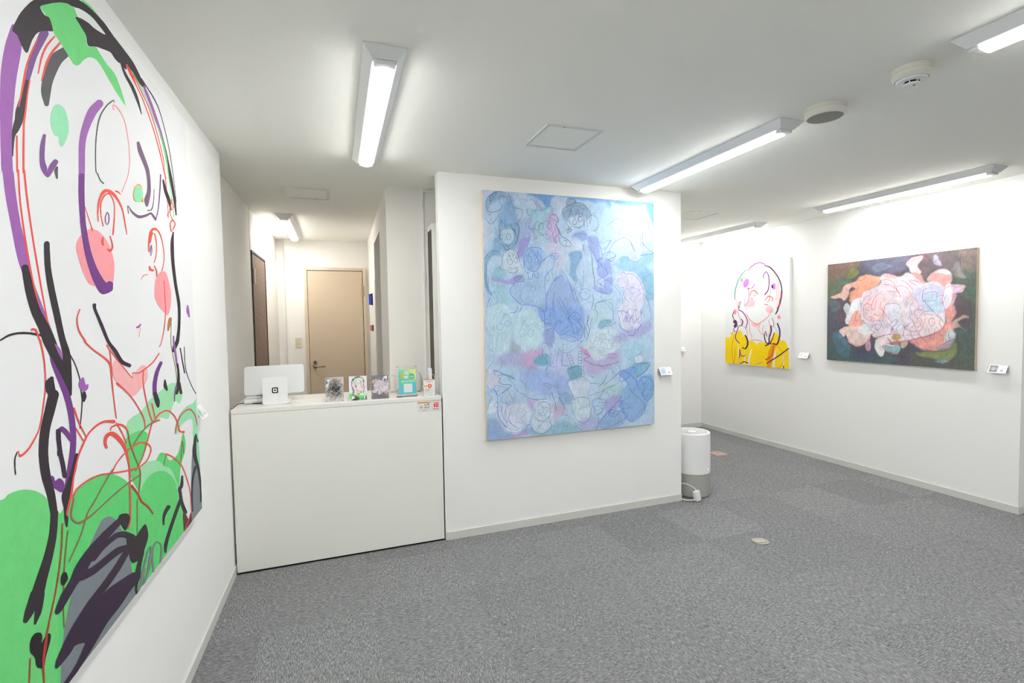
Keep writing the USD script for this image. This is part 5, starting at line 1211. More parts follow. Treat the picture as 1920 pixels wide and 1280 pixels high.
k1 = obj('key_cylinder', Pd.solid(moved(trimesh.creation.cylinder(.019, .012, sections=24), (-.156, .962, .006))), BRASS, d1, smooth=35)
obj('keyhole', Pd.solid(moved(trimesh.creation.cylinder(.007, .004, sections=12), (-.156, .962, .0135))), BLACK, k1)
obj('latch_plate', box(-.213, -.207, yd-.0295, yd-.021, .885, .955), BRASS, d1)
for z in (1.76, .25):
    obj('hinge', box(.372, .395, yd-.036, yd-.0285, z-.06, z+.06, .002), BRASS, d1)
# brown door in the left wall
d2 = thing('door_2', None, None, kind='structure')
ang = math.atan(.031)
PL = Plane((XB(4.49), 4.49, 0), (math.sin(ang), math.cos(ang), 0), (0, 0, 1))   # u along the wall, v up, h into the passage
obj('door_frame', PL.solid(join(box(0, .022, 0, 1.992, .0005, .012), box(.688, .706, 0, 1.992, .0005, .012), box(.0225, .6875, 1.975, 1.992, .0005, .012))), DARK_EDGE, d2)
obj('door_leaf', PL.solid(box(.024, .686, .01, 1.972, .0005, .008, .001)), DARK_WOOD, d2)
obj('hinge', PL.solid(box(.03, .075, 1.73, 1.85, .008, .02, .002)), STEEL, d2)
obj('hinge', PL.solid(box(.03, .075, .25, .37, .008, .02, .002)), STEEL, d2)

# ------------------------------------------------------------------ ceiling lamps
LW, LH, LL = .147, .036, 1.26
def frustum(w, l, z0, w2, l2, z1):
    v = [(x*w/2, y*l/2, z0) for x, y in ((-1, -1), (1, -1), (1, 1), (-1, 1))]+[(x*w2/2, y*l2/2, z1) for x, y in ((-1, -1), (1, -1), (1, 1), (-1, 1))]
    return trimesh.convex.convex_hull(np.array(v))
def lens(w, l, h):
    pr = [(-w/2, 0)]+[(-w/2*math.cos(a), -h*math.sin(a)**.7) for a in np.linspace(.25, math.pi-.25, 5)]+[(w/2, 0)]
    v = [(x, y, z) for y, s in ((-l/2, .9), (l/2, .9)) for x, z in [(a*s, b*s) for a, b in pr]]
    return trimesh.convex.convex_hull(np.array(v))
def lamp(label, x, y, rot=0.0, length=LL, warm=False, name='ceiling_lamp'):
    t = thing(name, label, 'ceiling lamp', 'tube lamps on the ceiling', loc=(x, y, CEIL), rotz=rot)
    obj('mounting_flange', box(-LW/2, LW/2, -length/2, length/2, -.005, -.0005), LAMP_BODY, t)
    obj('lamp_housing', frustum(LW-.003, length-.003, -.005, .084, length-.055, -LH), LAMP_BODY, t)
    for s in (-1, 1): obj('end_cap', box(-.036, .036, s*(length/2-.046)-.016, s*(length/2-.046)+.016, -LH-.014, -LH, .003), WHITE_PLASTIC, t)
    obj('diffuser', moved(lens(.080, length-.125, .024), (0, 0, -LH)), LAMP_ON_WARM if warm else LAMP_ON, t, smooth=40)
    return t
R1 = -math.atan(.014)
lamp0 = lamp('long ceiling lamp above the white counter, left of the square ceiling hatch', .216, 2.377, R1)
copy_of(lamp0, 'long ceiling lamp running over the top of the white partition with the blue painting', (2.096, 2.43, CEIL), R1)
copy_of(lamp0, 'long ceiling lamp along the right wall above the dark flower painting', (4.03, 2.57, CEIL), R1)
copy_of(lamp0, 'long ceiling lamp in the far corner, partly hidden by the partition', (4.06, 4.465, CEIL), R1)
copy_of(lamp0, 'long ceiling lamp beside the smoke detector, cut off by the picture edge', (2.09, .493, CEIL), R1)
lamp('shorter warm ceiling lamp over the passage in front of the beige door', -.32, 5.25, R1, 1.21, True)
copy_of(lamp0, 'long ceiling lamp over the viewer, out of the picture', (.21, .42, CEIL), R1)
copy_of(lamp0, 'long ceiling lamp behind the viewer on the left, out of the picture', (.21, -1.53, CEIL), R1)
copy_of(lamp0, 'long ceiling lamp behind the viewer on the right, out of the picture', (2.09, -1.46, CEIL), R1)
for y_ in (.49, -1.46): copy_of(lamp0, 'long ceiling lamp at the entrance side, %s, out of the picture' % ('level with the viewer' if y_ > 0 else 'behind the viewer'), (3.97, y_, CEIL), R1)

# hatches
def hatch(label, x, y, s=.305):
    t = thing('ceiling_hatch', label, 'ceiling hatch', 'hatches in the ceiling', loc=(x, y, CEIL))
    for k, (a, b) in enumerate(((s/2, s/2-.008), (s/2-.011, s/2-.019))):
        ring = sg.box(-a, -a, a, a).difference(sg.box(-b, -b, b, b))
        obj(('outer_frame', 'inner_frame')[k], prism(ring, (-.0045, -.003)[k], -.0003), ALU, t)
    obj('hatch_panel', box(-s/2+.0195, s/2-.0195, -s/2+.0195, s/2-.0195, -.0018, -.0003), CEIL_M, t)
    obj('latch', moved(trimesh.creation.cylinder(.004, .002, sections=12), (-.06, -s/2+.010, -.0057)), GREY_PLASTIC, t)
    return t
h0 = hatch('square white ceiling hatch in front of the blue painting', 1.155, 2.352)
copy_of(h0, 'square white ceiling hatch above the counter, near the passage lamp', (-.118, 3.895, CEIL), math.pi)
copy_of(h0, 'square white ceiling hatch in the far right area, cut by the partition', (3.17, 3.765, CEIL), 0)
# speaker and smoke detector
sp = thing('ceiling_speaker', 'round ceiling speaker with a flat grey face at the lamp end', 'speaker', loc=(2.113, 1.653, CEIL))
obj('speaker_rim', lathe([(0, -.0005), (.080, -.0005), (.081, -.018), (.0795, -.0185), (.0795, -.0205), (.081, -.021), (.080, -.034), (.0725, -.046), (.070, -.046), (.0695, -.043), (0, -.043)]), CREAM_PLASTIC, sp, smooth=30)
obj('speaker_grille', lathe([(0, -.0435), (.069, -.0435), (.069, -.0455), (.067, -.0465), (0, -.0465)]), GREY_PLASTIC, sp, smooth=30)
sd = thing('smoke_detector', 'round cream smoke detector with a stepped slotted sensor head', 'smoke detector', loc=(2.10, 1.291, CEIL))
obj('detector_base', lathe([(0, -.0005), (.062, -.0005), (.063, -.020), (.0615, -.0205), (.0615, -.0225), (.063, -.023), (.062, -.032), (.053, -.044), (.051, -.044), (.051, -.040), (0, -.040)]), CREAM_PLASTIC, sd, smooth=30)
hd = obj('sensor_head', lathe([(0, -.0405), (.049, -.0405), (.049, -.046), (.045, -.051), (.026, -.053), (.0255, -.0525), (.0255, -.048), (0, -.048)]), WHITE_PLASTIC, sd, smooth=30)
obj('slot_ring', lathe([(0, -.0485), (.0215, -.0485), (.0215, -.059), (0, -.059)]), BLACK, hd, smooth=30)
for k in range(6):
    a = k*math.pi/3+.3; obj('slot_rib', moved(box(.0212, .0258, -.0016, .0016, -.061, -.0486), rz=a), WHITE_PLASTIC, hd)
cp = obj('sensor_cap', lathe([(0, -.0595), (.0262, -.0595), (.0262, -.0625), (.024, -.0645), (0, -.0645)]), WHITE_PLASTIC, sd, smooth=30)
obj('test_led', moved(trimesh.creation.cylinder(.003, .002, sections=12), (.004, -.006, -.0655)), BLACK, cp)

# ------------------------------------------------------------------ paintings
def stroke_shape(k, closed=False):
    kind, col, row = k[0], k[1], k[2]
    a = np.array(row, float)/10000
    if kind == 0:
        p = sg.Polygon(smooth_line(a.reshape(-1, 2), 5, True)).buffer(0)
        return p
    a = a.reshape(-1, 4); t0, t1 = np.array(k[3], float).reshape(2, 2)/10000
    p = smooth_line(a, 6) if len(a) > 2 else np.array([a[0]+(a[1]-a[0])*s for s in (0, .5, 1)])
    c, w = p[:, :2], p[:, 2:]
    qs = [sg.Polygon([c[i]+w[i], c[i+1]+w[i+1], c[i+1]-w[i+1], c[i]-w[i]]).buffer(2e-5) for i in range(len(c)-1)]
    for e, tip in ((0, t0), (-1, t1)):
        qs.append(sg.MultiPoint([c[e]+w[e]*math.cos(x)+tip*math.sin(x) for x in np.linspace(0, math.pi, 9)]+[c[e]-w[e]]).convex_hull.buffer(2e-5))
    return so.unary_union([q.buffer(0) for q in qs]).buffer(0)
def wash_field(w, h, step, base, washes, seed, grain=.05):
    """Paint washes laid one over another: colour per point of a grid on the canvas."""
    nx, ny = int(w/step)+1, int(h/step)+1
    X, Y = np.meshgrid(np.linspace(0, w, nx), np.linspace(0, h, ny)); P = np.stack([X, Y], -1).reshape(-1, 2)
    P3 = np.c_[P, np.zeros(len(P))]
    wob = np.stack([meshkit.fbm(P3*14, 3, seed), meshkit.fbm(P3*14+50, 3, seed+9)], -1)-.5
    Q = P+wob*.03
    col = np.tile(np.array(base, float), (len(P), 1))
    tex = meshkit.fbm(P3*np.array([22, 22, 1]), 4, seed+3)
    for c, f, o, row in washes:
        a = smooth_line(np.array(row, float).reshape(-1, 2)/1000, 4, True)
        m = f*1.6+.004
        near = np.nonzero((Q[:, 0] > a[:, 0].min()-m) & (Q[:, 0] < a[:, 0].max()+m) & (Q[:, 1] > a[:, 1].min()-m) & (Q[:, 1] < a[:, 1].max()+m))[0]
        if not len(near): continue
        q = Q[near]; b = np.roll(a, -1, 0); ins = np.zeros(len(q), bool); d2 = np.full(len(q), 9.)
        for s, e in zip(a, b):
            v = e-s; L = v@v
            if L < 1e-12: continue
            t = np.clip(((q-s)@v)/L, 0, 1); g = q-s-t[:, None]*v; d2 = np.minimum(d2, (g*g).sum(1))
            up = (s[1] > q[:, 1]) != (e[1] > q[:, 1])
            with np.errstate(divide='ignore', invalid='ignore'):
                ins ^= up & (q[:, 0] < (e[0]-s[0])*(q[:, 1]-s[1])/(e[1]-s[1])+s[0])
        sd = np.where(ins, np.sqrt(d2), -np.sqrt(d2))
        al = np.clip(.5+sd/(2*f), 0, 1); al = al*al*(3-2*al)*(o+(1-o)*3*(tex[near]-.5))
        al = np.clip(al, 0, 1)[:, None]
        col[near] = col[near]*(1-al)+np.array(c, float)*al
    br = meshkit.fbm(P3*np.array([160, 60, 1]), 3, seed+5)-.5
    col = np.clip(col*(1+grain*2*br[:, None]+grain*1.4*(tex[:, None]-.5)), 0, 255)
    F = np.arange(nx*ny).reshape(ny, nx); A, B, C, D = F[:-1, :-1].ravel(), F[:-1, 1:].ravel(), F[1:, 1:].ravel(), F[1:, :-1].ravel()
    return P, np.vstack([np.c_[A, B, C], np.c_[A, C, D]]), np.array([lin_arr(col)])[0]
def lin_arr(c):
    c = np.asarray(c, float)/255; return np.where(c <= .04045, c/12.92, ((c+.055)/1.055)**2.4)
def washed_face(plane, w, h, step, base, washes, seed, hgt, **kw):
    P, Fc, col = wash_field(w, h, step, base, washes, seed, **kw)
    return trimesh.Trimesh(plane.at(P, hgt), Fc, process=False), col
def line_art(parent, plane, marks, w, h, name):
    """Drawn lines, one mesh for each colour of pencil."""
    by = {}
    for c, wd, row in marks: by.setdefault(tuple(c), []).append(line_shape(np.array(row, float).reshape(-1, 2)/1000, wd/10000, 5))
    for k, (c, sh) in enumerate(by.items()):
        g = so.unary_union(sh).intersection(rect(.002, .002, w-.002, h-.002))
        m = plane.flat(g, .00008+.00001*k)
        if m is not None: obj(name, m, PAINT, parent, tint=lin(c), kind='stuff')
def stretched(t, plane, w, h, d, edge_mat, front_mat, inset=.0006):
    obj('stretcher_edge', plane.solid(join(box(0, .012, 0, h, -d, -.001), box(w-.012, w, 0, h, -d, -.001), box(.0121, w-.0121, 0, .012, -d, -.001), box(.0121, w-.0121, h-.012, h, -d, -.001))), edge_mat, t)
    if front_mat is not None: obj('canvas', plane.solid(box(0, w, 0, h, -.0008, 0)), front_mat, t)
def mark_parts(t, plane, marks, w, h, fill_name, stroke_name):
    frame = rect(.0005, .0005, w-.0005, h-.0005)
    for i, k in enumerate(marks):
        g = stroke_shape(k).intersection(frame)
        if g.is_empty or g.area < 1e-8: continue
        g = g.simplify(.0003)
        m = plane.flat(g, .00006+.000008*i)
        if m is not None: obj(fill_name if k[0] == 0 else stroke_name, m, PAINT, t, tint=lin(k[1]))

# big portrait on the left wall
a1 = math.atan(TH)
LWID, LHEI = 1.319, 1.582
PLW = Plane((XL(1.07)+.03, 1.07, .634), (math.sin(a1), math.cos(a1), 0), (0, 0, 1))
t = thing('portrait_painting', 'huge white canvas on the left wall with bold purple, black, red and green brush lines', 'painting')
stretched(t, PLW, LWID, LHEI, .0285, CANVAS_WHITE, CANVAS_WHITE)
mark_parts(t, PLW, LEFT_MARKS, LWID, LHEI, 'paint_patch', 'brush_stroke')
# blue painting on the partition
BW_, BH_ = 1.2911, 1.6076
PLB = Plane((.9401, YP-.03, .6196), (1, 0, 0), (0, 0, 1))
t = thing('blue_painting', 'large pale blue painting with sketched figures hung on the white partition', 'painting')
stretched(t, PLB, BW_, BH_, .0285, RAW_WOOD, None)
m, col = washed_face(PLB, BW_, BH_, .0042, (182, 206, 230), WBLUE_MARKS, 11, 0.0, grain=.075)
obj('canvas', m, CANVAS, t, tint=col)
line_art(t, PLB, BLUE_MARKS, BW_, BH_, 'pencil_drawing')
# girl with yellow on the right wall
GW, GH = .8761, 1.1388
PLG = Plane((XR-.03, 4.6875, .8492), (0, -1, 0), (0, 0, 1))
t = thing('yellow_portrait_painting', 'white canvas with a line portrait in a bright yellow top on the right wall', 'painting')
stretched(t, PLG, GW, GH, .0285, CANVAS_WHITE, CANVAS_WHITE)
mark_parts(t, PLG, GIRL_MARKS, GW, GH, 'paint_patch', 'brush_stroke')
# flower
FW, FH = 1.1483, .889
PLF = Plane((XR-.03, 3.4009, .9765), (0, -1, 0), (0, 0, 1))
t = thing('flower_painting', 'dark wide painting with a pale pink flower-like figure on the right wall', 'painting')
stretched(t, PLF, FW, FH, .0285, wood('plywood_edge', (176, 158, 130), (200, 184, 158), 5), None)
m, col = washed_face(PLF, FW, FH, .004, (98, 100, 104), WFLOWER_MARKS, 23, 0.0, grain=.10)
obj('canvas', m, CANVAS, t, tint=col)
line_art(t, PLF, FLOWER_MARKS, FW, FH, 'pencil_drawing')
for z in (.12, .03, .7): obj('tack', PLF.solid(moved(trimesh.creation.cylinder(.003, .002, sections=8), (FW+.0005, z, -.014), ry=math.pi/2)), GREY_PLASTIC, t)
# ------------------------------------------------------------------ small wall labels in acrylic holders
def wall_label(label, plane, u, v, colours, seed, w=.105, h=.064):
    """A tilted card in a clear holder; (u, v) is the middle of its upper edge on the wall plane."""
    t = thing('caption_card', label, 'caption card', 'caption cards beside the paintings')
    c, s = math.cos(.52), math.sin(.52)
    base = plane.at(np.array([[u-w/2, v-h*c]]), .006+h*s)[0]
    q = Plane(base, plane.u, plane.v*c-plane.n*s)
    obj('holder_plate', q.solid(box(-.008, w+.004, -.002, h*.75, -.003, -.0012)), CLEAR, t)
    obj('holder_back', plane.solid(box(u-w/2-.008, u+w/2+.004, v-h*c-.004, v+.004, .0005, .002)), CLEAR, t)
    card = obj('card', q.solid(box(0, w, 0, h, -.001, 0)), WHITE_PLASTIC, t)
    r = np.random.default_rng(seed); n = 12
    g = np.stack(np.meshgrid(np.linspace(.008, .052, n), np.linspace(.007, h-.007, n)), -1).reshape(-1, 2)
    F = np.arange(n*n).reshape(n, n); A, B, C, D = F[:-1, :-1].ravel(), F[:-1, 1:].ravel(), F[1:, 1:].ravel(), F[1:, :-1].ravel()
    cc = np.array(colours, float); e = np.hypot((g[:, 0]-.03)/.022, (g[:, 1]-h/2)/(h*.33))
    k = np.clip(1.35-e, 0, 1)[:, None]*.9; base_c = cc[0]*(1-k)+cc[1]*k+r.normal(0, 9, (n*n, 1))
    obj('picture_print', trimesh.Trimesh(q.at(g, .0003), np.vstack([np.c_[A, B, C], np.c_[A, C, D]]), process=False), PRINT, card, tint=lin_arr(np.clip(base_c, 0, 255)))
    for i, (a, b) in enumerate(((.72, .034), (.70, .026), (.66, .019), (.66, .014))):
        obj('text_line', q.flat(rect(a*w, b, a*w+(.012, .010, .018, .016)[i], b+(.0018, .0016, .0036, .0036)[i]), .0004), PRINT, card, tint=lin((150, 150, 152)))
PW_B = Plane((0, YP, 0), (1, 0, 0), (0, 0, 1)); PW_R = Plane((XR, 0, 0), (0, -1, 0), (0, 0, 1)); PW_F = Plane((0, YF, 0), (1, 0, 0), (0, 0, 1))
PW_L = Plane((XL(0), 0, 0), (math.sin(a1), math.cos(a1), 0), (0, 0, 1))
wall_label('small tilted caption card right of the blue painting', PW_B, 2.338, 1.030, [(206, 214, 224), (170, 200, 228)], 1)
wall_label('small tilted caption card between the yellow portrait and the flower painting', PW_R, -3.655, 1.028, [(238, 232, 226), (236, 214, 190)], 2)
wall_label('small tilted caption card right of the dark flower painting', PW_R, -2.122, 1.026, [(112, 100, 108), (196, 200, 206)], 3)
wall_label('small tilted caption card on the far wall beyond the partition edge', PW_F, 4.12, 1.03, [(210, 210, 212), (190, 190, 196)], 4)
wall_label('small tilted caption card past the right edge of the huge left portrait', PW_L, 2.475, 1.055, [(220, 226, 220), (150, 200, 150)], 5)

# ------------------------------------------------------------------ counter
X0, X1 = -.521, .6545
ct = thing('reception_counter', 'plain white reception counter with a thin top between left wall and partition', 'counter')
obj('front_panel', box(X0, X1, YP, YP+.018, .012, HC-.0262, .0012), WHITE_LAM, ct)
obj('worktop', box(X0, X1, YP-.0005, 3.565, HC-.025, HC, .0015), WHITE_TOP, ct)
obj('side_panel', box(X0+.001, X0+.019, YP+.019, 3.55, .012, HC-.0262), WHITE_LAM, ct); obj('side_panel', box(X1-.0012, X1+.0012, YP+.001, YP+.078, .012, HC-.012), GAP_DARK, ct)
obj('side_panel', box(X1-.02, X1-.002, YP+.019, 3.55, .012, HC-.0262), WHITE_LAM, ct)
obj('plinth', box(X0+.006, X1-.003, YP+.008, 3.5, 0.0005, .0119), BLACK, ct)
obj('shelf', box(X0+.02, X1-.021, YP+.02, 3.5, .45, .468), WHITE_LAM, ct)
PC = Plane((0, YP, 0), (1, 0, 0), (0, 0, 1))
def kata(s, ox, oy, size):
    S = {'ha': [[(.36, .82), (.28, .45), (.06, .1)], [(.62, .82), (.72, .45), (.94, .1)]], 'chi': [[(.78, .95), (.5, .86), (.2, .82)], [(.04, .52), (.96, .52)], [(.52, .86), (.52, .5), (.3, .04)]],
         'pe': [[(.04, .35), (.34, .7), (.95, .15)], [(.8, .86), (.9, .76), (.8, .66), (.7, .76), (.8, .86)]], 'i': [[(.82, .95), (.5, .62), (.1, .42)], [(.54, .64), (.54, .02)]]}[s]
    return so.unary_union([sg.LineString([(ox+x*size, oy+y*size) for x, y in l]).buffer(size*.075, quad_segs=3) for l in S])
st = thing('payment_sticker', 'orange-topped white sticker with black katakana on the counter front', 'sticker')
obj('sticker_sheet', PC.solid(box(.502, .586, .835, .8985, .0005, .0009)), plain('sticker_white', (226, 226, 222), .5), st)
obj('orange_band', PC.flat(rect(.502, .8905, .586, .8985), .0011), PRINT, st, tint=lin((240, 162, 60)))
obj('small_print', PC.flat(rect(.512, .8932, .574, .8952), .0013), PRINT, st, tint=lin((196, 120, 40)))
obj('lettering', PC.flat(so.unary_union([kata('ha', .544, .871, .0155), kata('chi', .5615, .873, .0155), kata('pe', .544, .853, .0165), kata('i', .5625, .855, .0155)]), .0011), PRINT, st, tint=lin((40, 38, 44)))
obj('brown_patch', PC.flat(disc(.526, .866, .0085), .0011), PRINT, st, tint=lin((206, 172, 148)))
obj('small_print', PC.flat(rect(.528, .8445, .562, .8465), .0011), PRINT, st, tint=lin((120, 120, 120)))
s2 = thing('payment_sticker', 'white sticker with a red square logo and red line on the counter front', 'sticker')
obj('sticker_sheet', PC.solid(box(.5875, .6515, .834, .9005, .0005, .0009)), plain('sticker_white_two', (226, 226, 223), .5), s2)
obj('red_line', PC.flat(rect(.5875, .8975, .6515, .9000), .0011), PRINT, s2, tint=lin((232, 92, 84)))
lx, lz, ls = .6045, .860, .0295
logo = rrect(lx, lz, lx+ls, lz+ls, .0028)
P_ = so.unary_union([sg.LineString([(lx+ls*.36, lz), (lx+ls*.46, lz+ls*.7)]).buffer(ls*.045), sg.LineString(smooth_line([(lx, lz+ls*.78), (lx+ls*.5, lz+ls*.82), (lx+ls*.84, lz+ls*.62), (lx+ls*.7, lz+ls*.32), (lx+ls*.38, lz+ls*.24)], 6)).buffer(ls*.05)])
obj('red_logo', PC.flat(logo.difference(P_), .0011), PRINT, s2, tint=lin((244, 60, 50)))
txt = meshkit.text_mesh('PayPay', .0078, .0002, True); txt.apply_translation((.5985, .8455, .0011))
obj('lettering', PC.solid(txt), PRINT, s2, tint=lin((84, 84, 86)))

# till: stand with a tablet
pos = thing('till_stand', 'white payment stand with a black square logo carrying a tablet on the counter', 'payment terminal')
sx, sy = -.305, 3.2
fr = m3.Manifold(m3.Mesh(np.array(moved(prism(rrect(-.067, 0, .067, .160, .018), -.004, .004), rx=0).vertices, np.float32), np.array(prism(rrect(-.067, 0, .067, .160, .018), -.004, .004).faces, np.uint32)))
PS = Plane((sx, sy, HC+.0008), (1, 0, 0), (0, .035, .9994))
obj('stand_front', PS.solid(prism(rrect(-.067, 0, .067, .160, .016), -.006, 0)), WHITE_PLASTIC, pos, smooth=30)
obj('stand_base', rbox(sx-.065, sx+.078, sy+.0075, sy+.135, HC+.0008, HC+.014, .005), WHITE_PLASTIC, pos, smooth=30)
obj('stand_arm', trimesh.convex.convex_hull(np.array([(sx+x, sy+y, HC+z) for x in (-.05, .05) for y, z in ((.0075, .012), (.0075, .15), (.10, .012), (.115, .10), (.115, .13))])), WHITE_PLASTIC, pos)
lg = obj('square_logo', PS.flat(rrect(-.0165, .0665, .0165, .0995, .006).difference(rrect(-.0105, .0725, .0105, .0935, .0025)), .0004), PRINT, pos, tint=lin((26, 26, 28)))
obj('logo_dot', PS.flat(rrect(-.0045, .0785, .0045, .0875, .0015), .0004), PRINT, lg, tint=lin((26, 26, 28)))
tb = Plane((-.318, 3.335, .974), (.9990, -.02, 0.012), (0, .25, .968))
tb.u /= np.linalg.norm(tb.u); tb.v -= tb.u*(tb.v@tb.u); tb.v /= np.linalg.norm(tb.v); tb.n = np.cross(tb.u, tb.v)
tab = obj('tablet_back', tb.solid(prism(rrect(-.166, 0, .166, .176, .016), 0, .009)), plain('tablet_shell', (224, 226, 226), .35), pos, smooth=30)
obj('tablet_screen', tb.solid(prism(rrect(-.165, .001, .165, .178, .015), -.006, -.0002)), BLACK_GLASS, tab, smooth=30)
dk = thing('card_reader', 'rounded white card reader on the counter behind the payment stand', 'card reader', loc=(-.432, 3.315, HC))
obj('reader_body', moved(rbox(-.052, .052, -.034, .034, .0008, .030, .012), rz=.05), WHITE_PLASTIC, dk, smooth=40)
obj('reader_top', moved(rbox(-.040, .040, -.026, .026, .0305, .041, .005), rz=.05), LIGHT_PLASTIC, dk, smooth=40)
cb = obj('power_cable', tube([(-.386, 3.262, HC+.003), (-.44, 3.29, HC+.003), (-.49, 3.325, HC+.003), (-.512, 3.30, HC+.003), (-.517, 3.22, HC+.003), (-.5185, 3.15, HC+.003), (-.519, 3.12, HC+.003)], .0022), BLACK, None, smooth=60)
tag(cb, 'black cable curving from the payment stand to the left end of the counter', 'cable')

# three postcards
def postcard(label, x, y, rz=0.0):
    t = thing('postcard', label, 'postcard', 'postcards standing on the counter')
    p = Plane((x, y, HC+.0009), (math.cos(rz), math.sin(rz), 0), (0, .06, .998))
    p.v /= np.linalg.norm(p.v); p.n = np.cross(p.u, p.v)
    obj('card', p.solid(box(0, .104, 0, .146, -.0015, 0)), WHITE_PLASTIC, t)
    obj('prop', p.solid(box(.04, .064, 0.004, .05, -.03, -.0018)), CLEAR, t)
    return t, p
t, p = postcard('postcard of a dense black and grey drawing on the counter', -.031, 3.150)
n, mm = 60, 84
g = np.stack(np.meshgrid(np.linspace(.0005, .1035, n), np.linspace(.0005, .1455, mm)), -1).reshape(-1, 2); g3 = np.c_[g, np.zeros(len(g))]
w1 = meshkit.fbm(g3*40, 3, 2); sw = np.abs(np.sin((meshkit.fbm(g3*26+w1[:, None]*2.5, 3, 7)*17)))
F = np.arange(n*mm).reshape(mm, n); A, B, C, D = F[:-1, :-1].ravel(), F[:-1, 1:].ravel(), F[1:, 1:].ravel(), F[1:, :-1].ravel()
dark = np.clip(1.25-np.hypot((g[:, 0]-.052)/.05, (g[:, 1]-.075)/.06), 0, 1)
val = np.clip(215-150*(.35+.65*dark)*(1-sw)-70*dark-60*(meshkit.fbm(g3*30, 2, 5)-.5), 50, 235)
obj('picture_print', trimesh.Trimesh(p.at(g, .0003), np.vstack([np.c_[A, B, C], np.c_[A, C, D]]), process=False), PRINT, t, tint=lin_arr(np.stack([val, val*.97, val*.97], 1)))
obj('white_triangle', p.flat(sg.Polygon([(.009, .133), (.033, .133), (.018, .116)]), .0005), PRINT, t, tint=lin((240, 240, 238)))
obj('white_triangle', p.flat(sg.Polygon([(.002, .100), (.022, .116), (.017, .083)]), .0005), PRINT, t, tint=lin((226, 224, 222)))
t, p = postcard('postcard showing the huge green and black portrait, on the counter', .1035, 3.145)
sc = .104/1.40; by = {}
for i, k in enumerate(LEFT_MARKS):
    sh = stroke_shape(k)
    if sh.area < .0009 and k[0]: sh = sh.buffer(.004)
    by.setdefault((i//12, tuple(k[1])), []).append(sh)
from shapely import affinity
frame = rect(.0006, .0006, .1034, .1454)
for j, ((b, c), shs) in enumerate(by.items()):
    g_ = affinity.affine_transform(so.unary_union(shs).simplify(.004), [sc, 0, 0, .146/1.60, .004, 0]).intersection(frame)
    m = p.flat(g_, .0003+.00001*j)
    if m is not None: obj('picture_print', m, PRINT, t, tint=lin(c), kind='stuff')
obj('white_triangle', p.flat(sg.Polygon([(.010, .008), (.034, .014), (.019, .030)]), .0012), PRINT, t, tint=lin((240, 240, 238)))
t, p = postcard('postcard of a white peony-like flower, nearest to the green leaflet', .2325, 3.145)
sub = [[c, f*.13, o, [v for k in range(0, len(r), 2) for v in ((r[k]*.108-6), (r[k+1]*.150+6))]] for c, f, o, r in WFLOWER_MARKS]
P_, F_, col = wash_field(.103, .145, .0016, (108, 100, 112), sub, 31, grain=.10)
gy = col.mean(1, keepdims=True); col = (col*.45+gy*np.array([1.0, .93, 1.02])*.55)*.8+lin_arr(np.array([190, 180, 190]))*.15
obj('picture_print', trimesh.Trimesh(p.at(P_+.0005, .0003), F_, process=False), PRINT, t, tint=col)
obj('white_triangle', p.flat(sg.Polygon([(.070, .133), (.096, .143), (.094, .116)]), .0005), PRINT, t, tint=lin((238, 236, 236)))

# leaflet in a clear stand
ls_ = thing('leaflet_stand', 'clear acrylic stand holding a green and yellow leaflet on the counter', 'leaflet stand')
p = Plane((.3835, 3.142, HC+.001), (1, 0, 0), (0, .03, .9995)); p.v /= np.linalg.norm(p.v); p.n = np.cross(p.u, p.v)
obj('acrylic_front', p.solid(box(0, .1285, 0, .200, .0012, .003)), CLEAR, ls_); obj('acrylic_back', p.solid(box(0, .1285, 0, .200, -.004, -.0022)), CLEAR, ls_)
obj('acrylic_foot', box(.3835, .512, 3.146, 3.20, HC+.0008, HC+.003), CLEAR, ls_)
for u in (.006, .1225):
    for v in (.008, .190): obj('stand_screw', p.solid(moved(trimesh.creation.cylinder(.0032, .010, sections=12), (u, v, -.0005))), BRASS, ls_)
lf = obj('leaflet', p.solid(box(.013, .1205, .019, .172, -.002, -.0004)), WHITE_PLASTIC, ls_)
n = 40
g = np.stack(np.meshgrid(np.linspace(.013, .1205, n), np.linspace(.019, .172, n)), -1).reshape(-1, 2)
u, v = (g[:, 0]-.013)/.1075, (g[:, 1]-.019)/.153
F = np.arange(n*n).reshape(n, n); A, B, C, D = F[:-1, :-1].ravel(), F[:-1, 1:].ravel(), F[1:, 1:].ravel(), F[1:, :-1].ravel()
sm = lambda x: np.clip(x, 0, 1)[:, None]
c = np.array([92, 204, 226])+(np.array([96, 220, 190])-np.array([92, 204, 226]))*sm((v-.3+.12*np.sin(u*5))*4)
c = c+(np.array([150, 232, 160])-c)*sm((v+u*.45-.85)*5); c = c+(np.array([232, 246, 142])-c)*sm((v*.8+u*.7-1.05)*5)
obj('leaflet_print', trimesh.Trimesh(p.at(g, -.0002), np.vstack([np.c_[A, B, C], np.c_[A, C, D]]), process=False), PRINT, lf, tint=lin_arr(c))
def dot(name, sh, h, c): obj(name, p.flat(sh, h), PRINT, lf, tint=lin(c))
dot('white_badge', disc(.062, .150, .0118), 0, (244, 248, 246)); dot('check_mark', sg.LineString([(.057, .150), (.061, .1465), (.067, .154)]).buffer(.0013), .0001, (60, 110, 170))
dot('orange_book', sg.Polygon([(.023, .145), (.042, .145), (.048, .127), (.054, .127), (.052, .114), (.036, .113)]), 0, (250, 196, 70))
dot('white_card', sg.Polygon([(.046, .131), (.070, .131), (.070, .116), (.052, .116)]), .00005, (240, 244, 244))
dot('badge_rim', disc(.094, .128, .0205), .0001, (240, 248, 240)); dot('green_badge', disc(.094, .128, .0188), .0002, (84, 196, 140))
dot('badge_text', so.unary_union([rect(.081, .127, .107, .131), rect(.087, .1215, .101, .1242)]), .0003, (220, 244, 228))
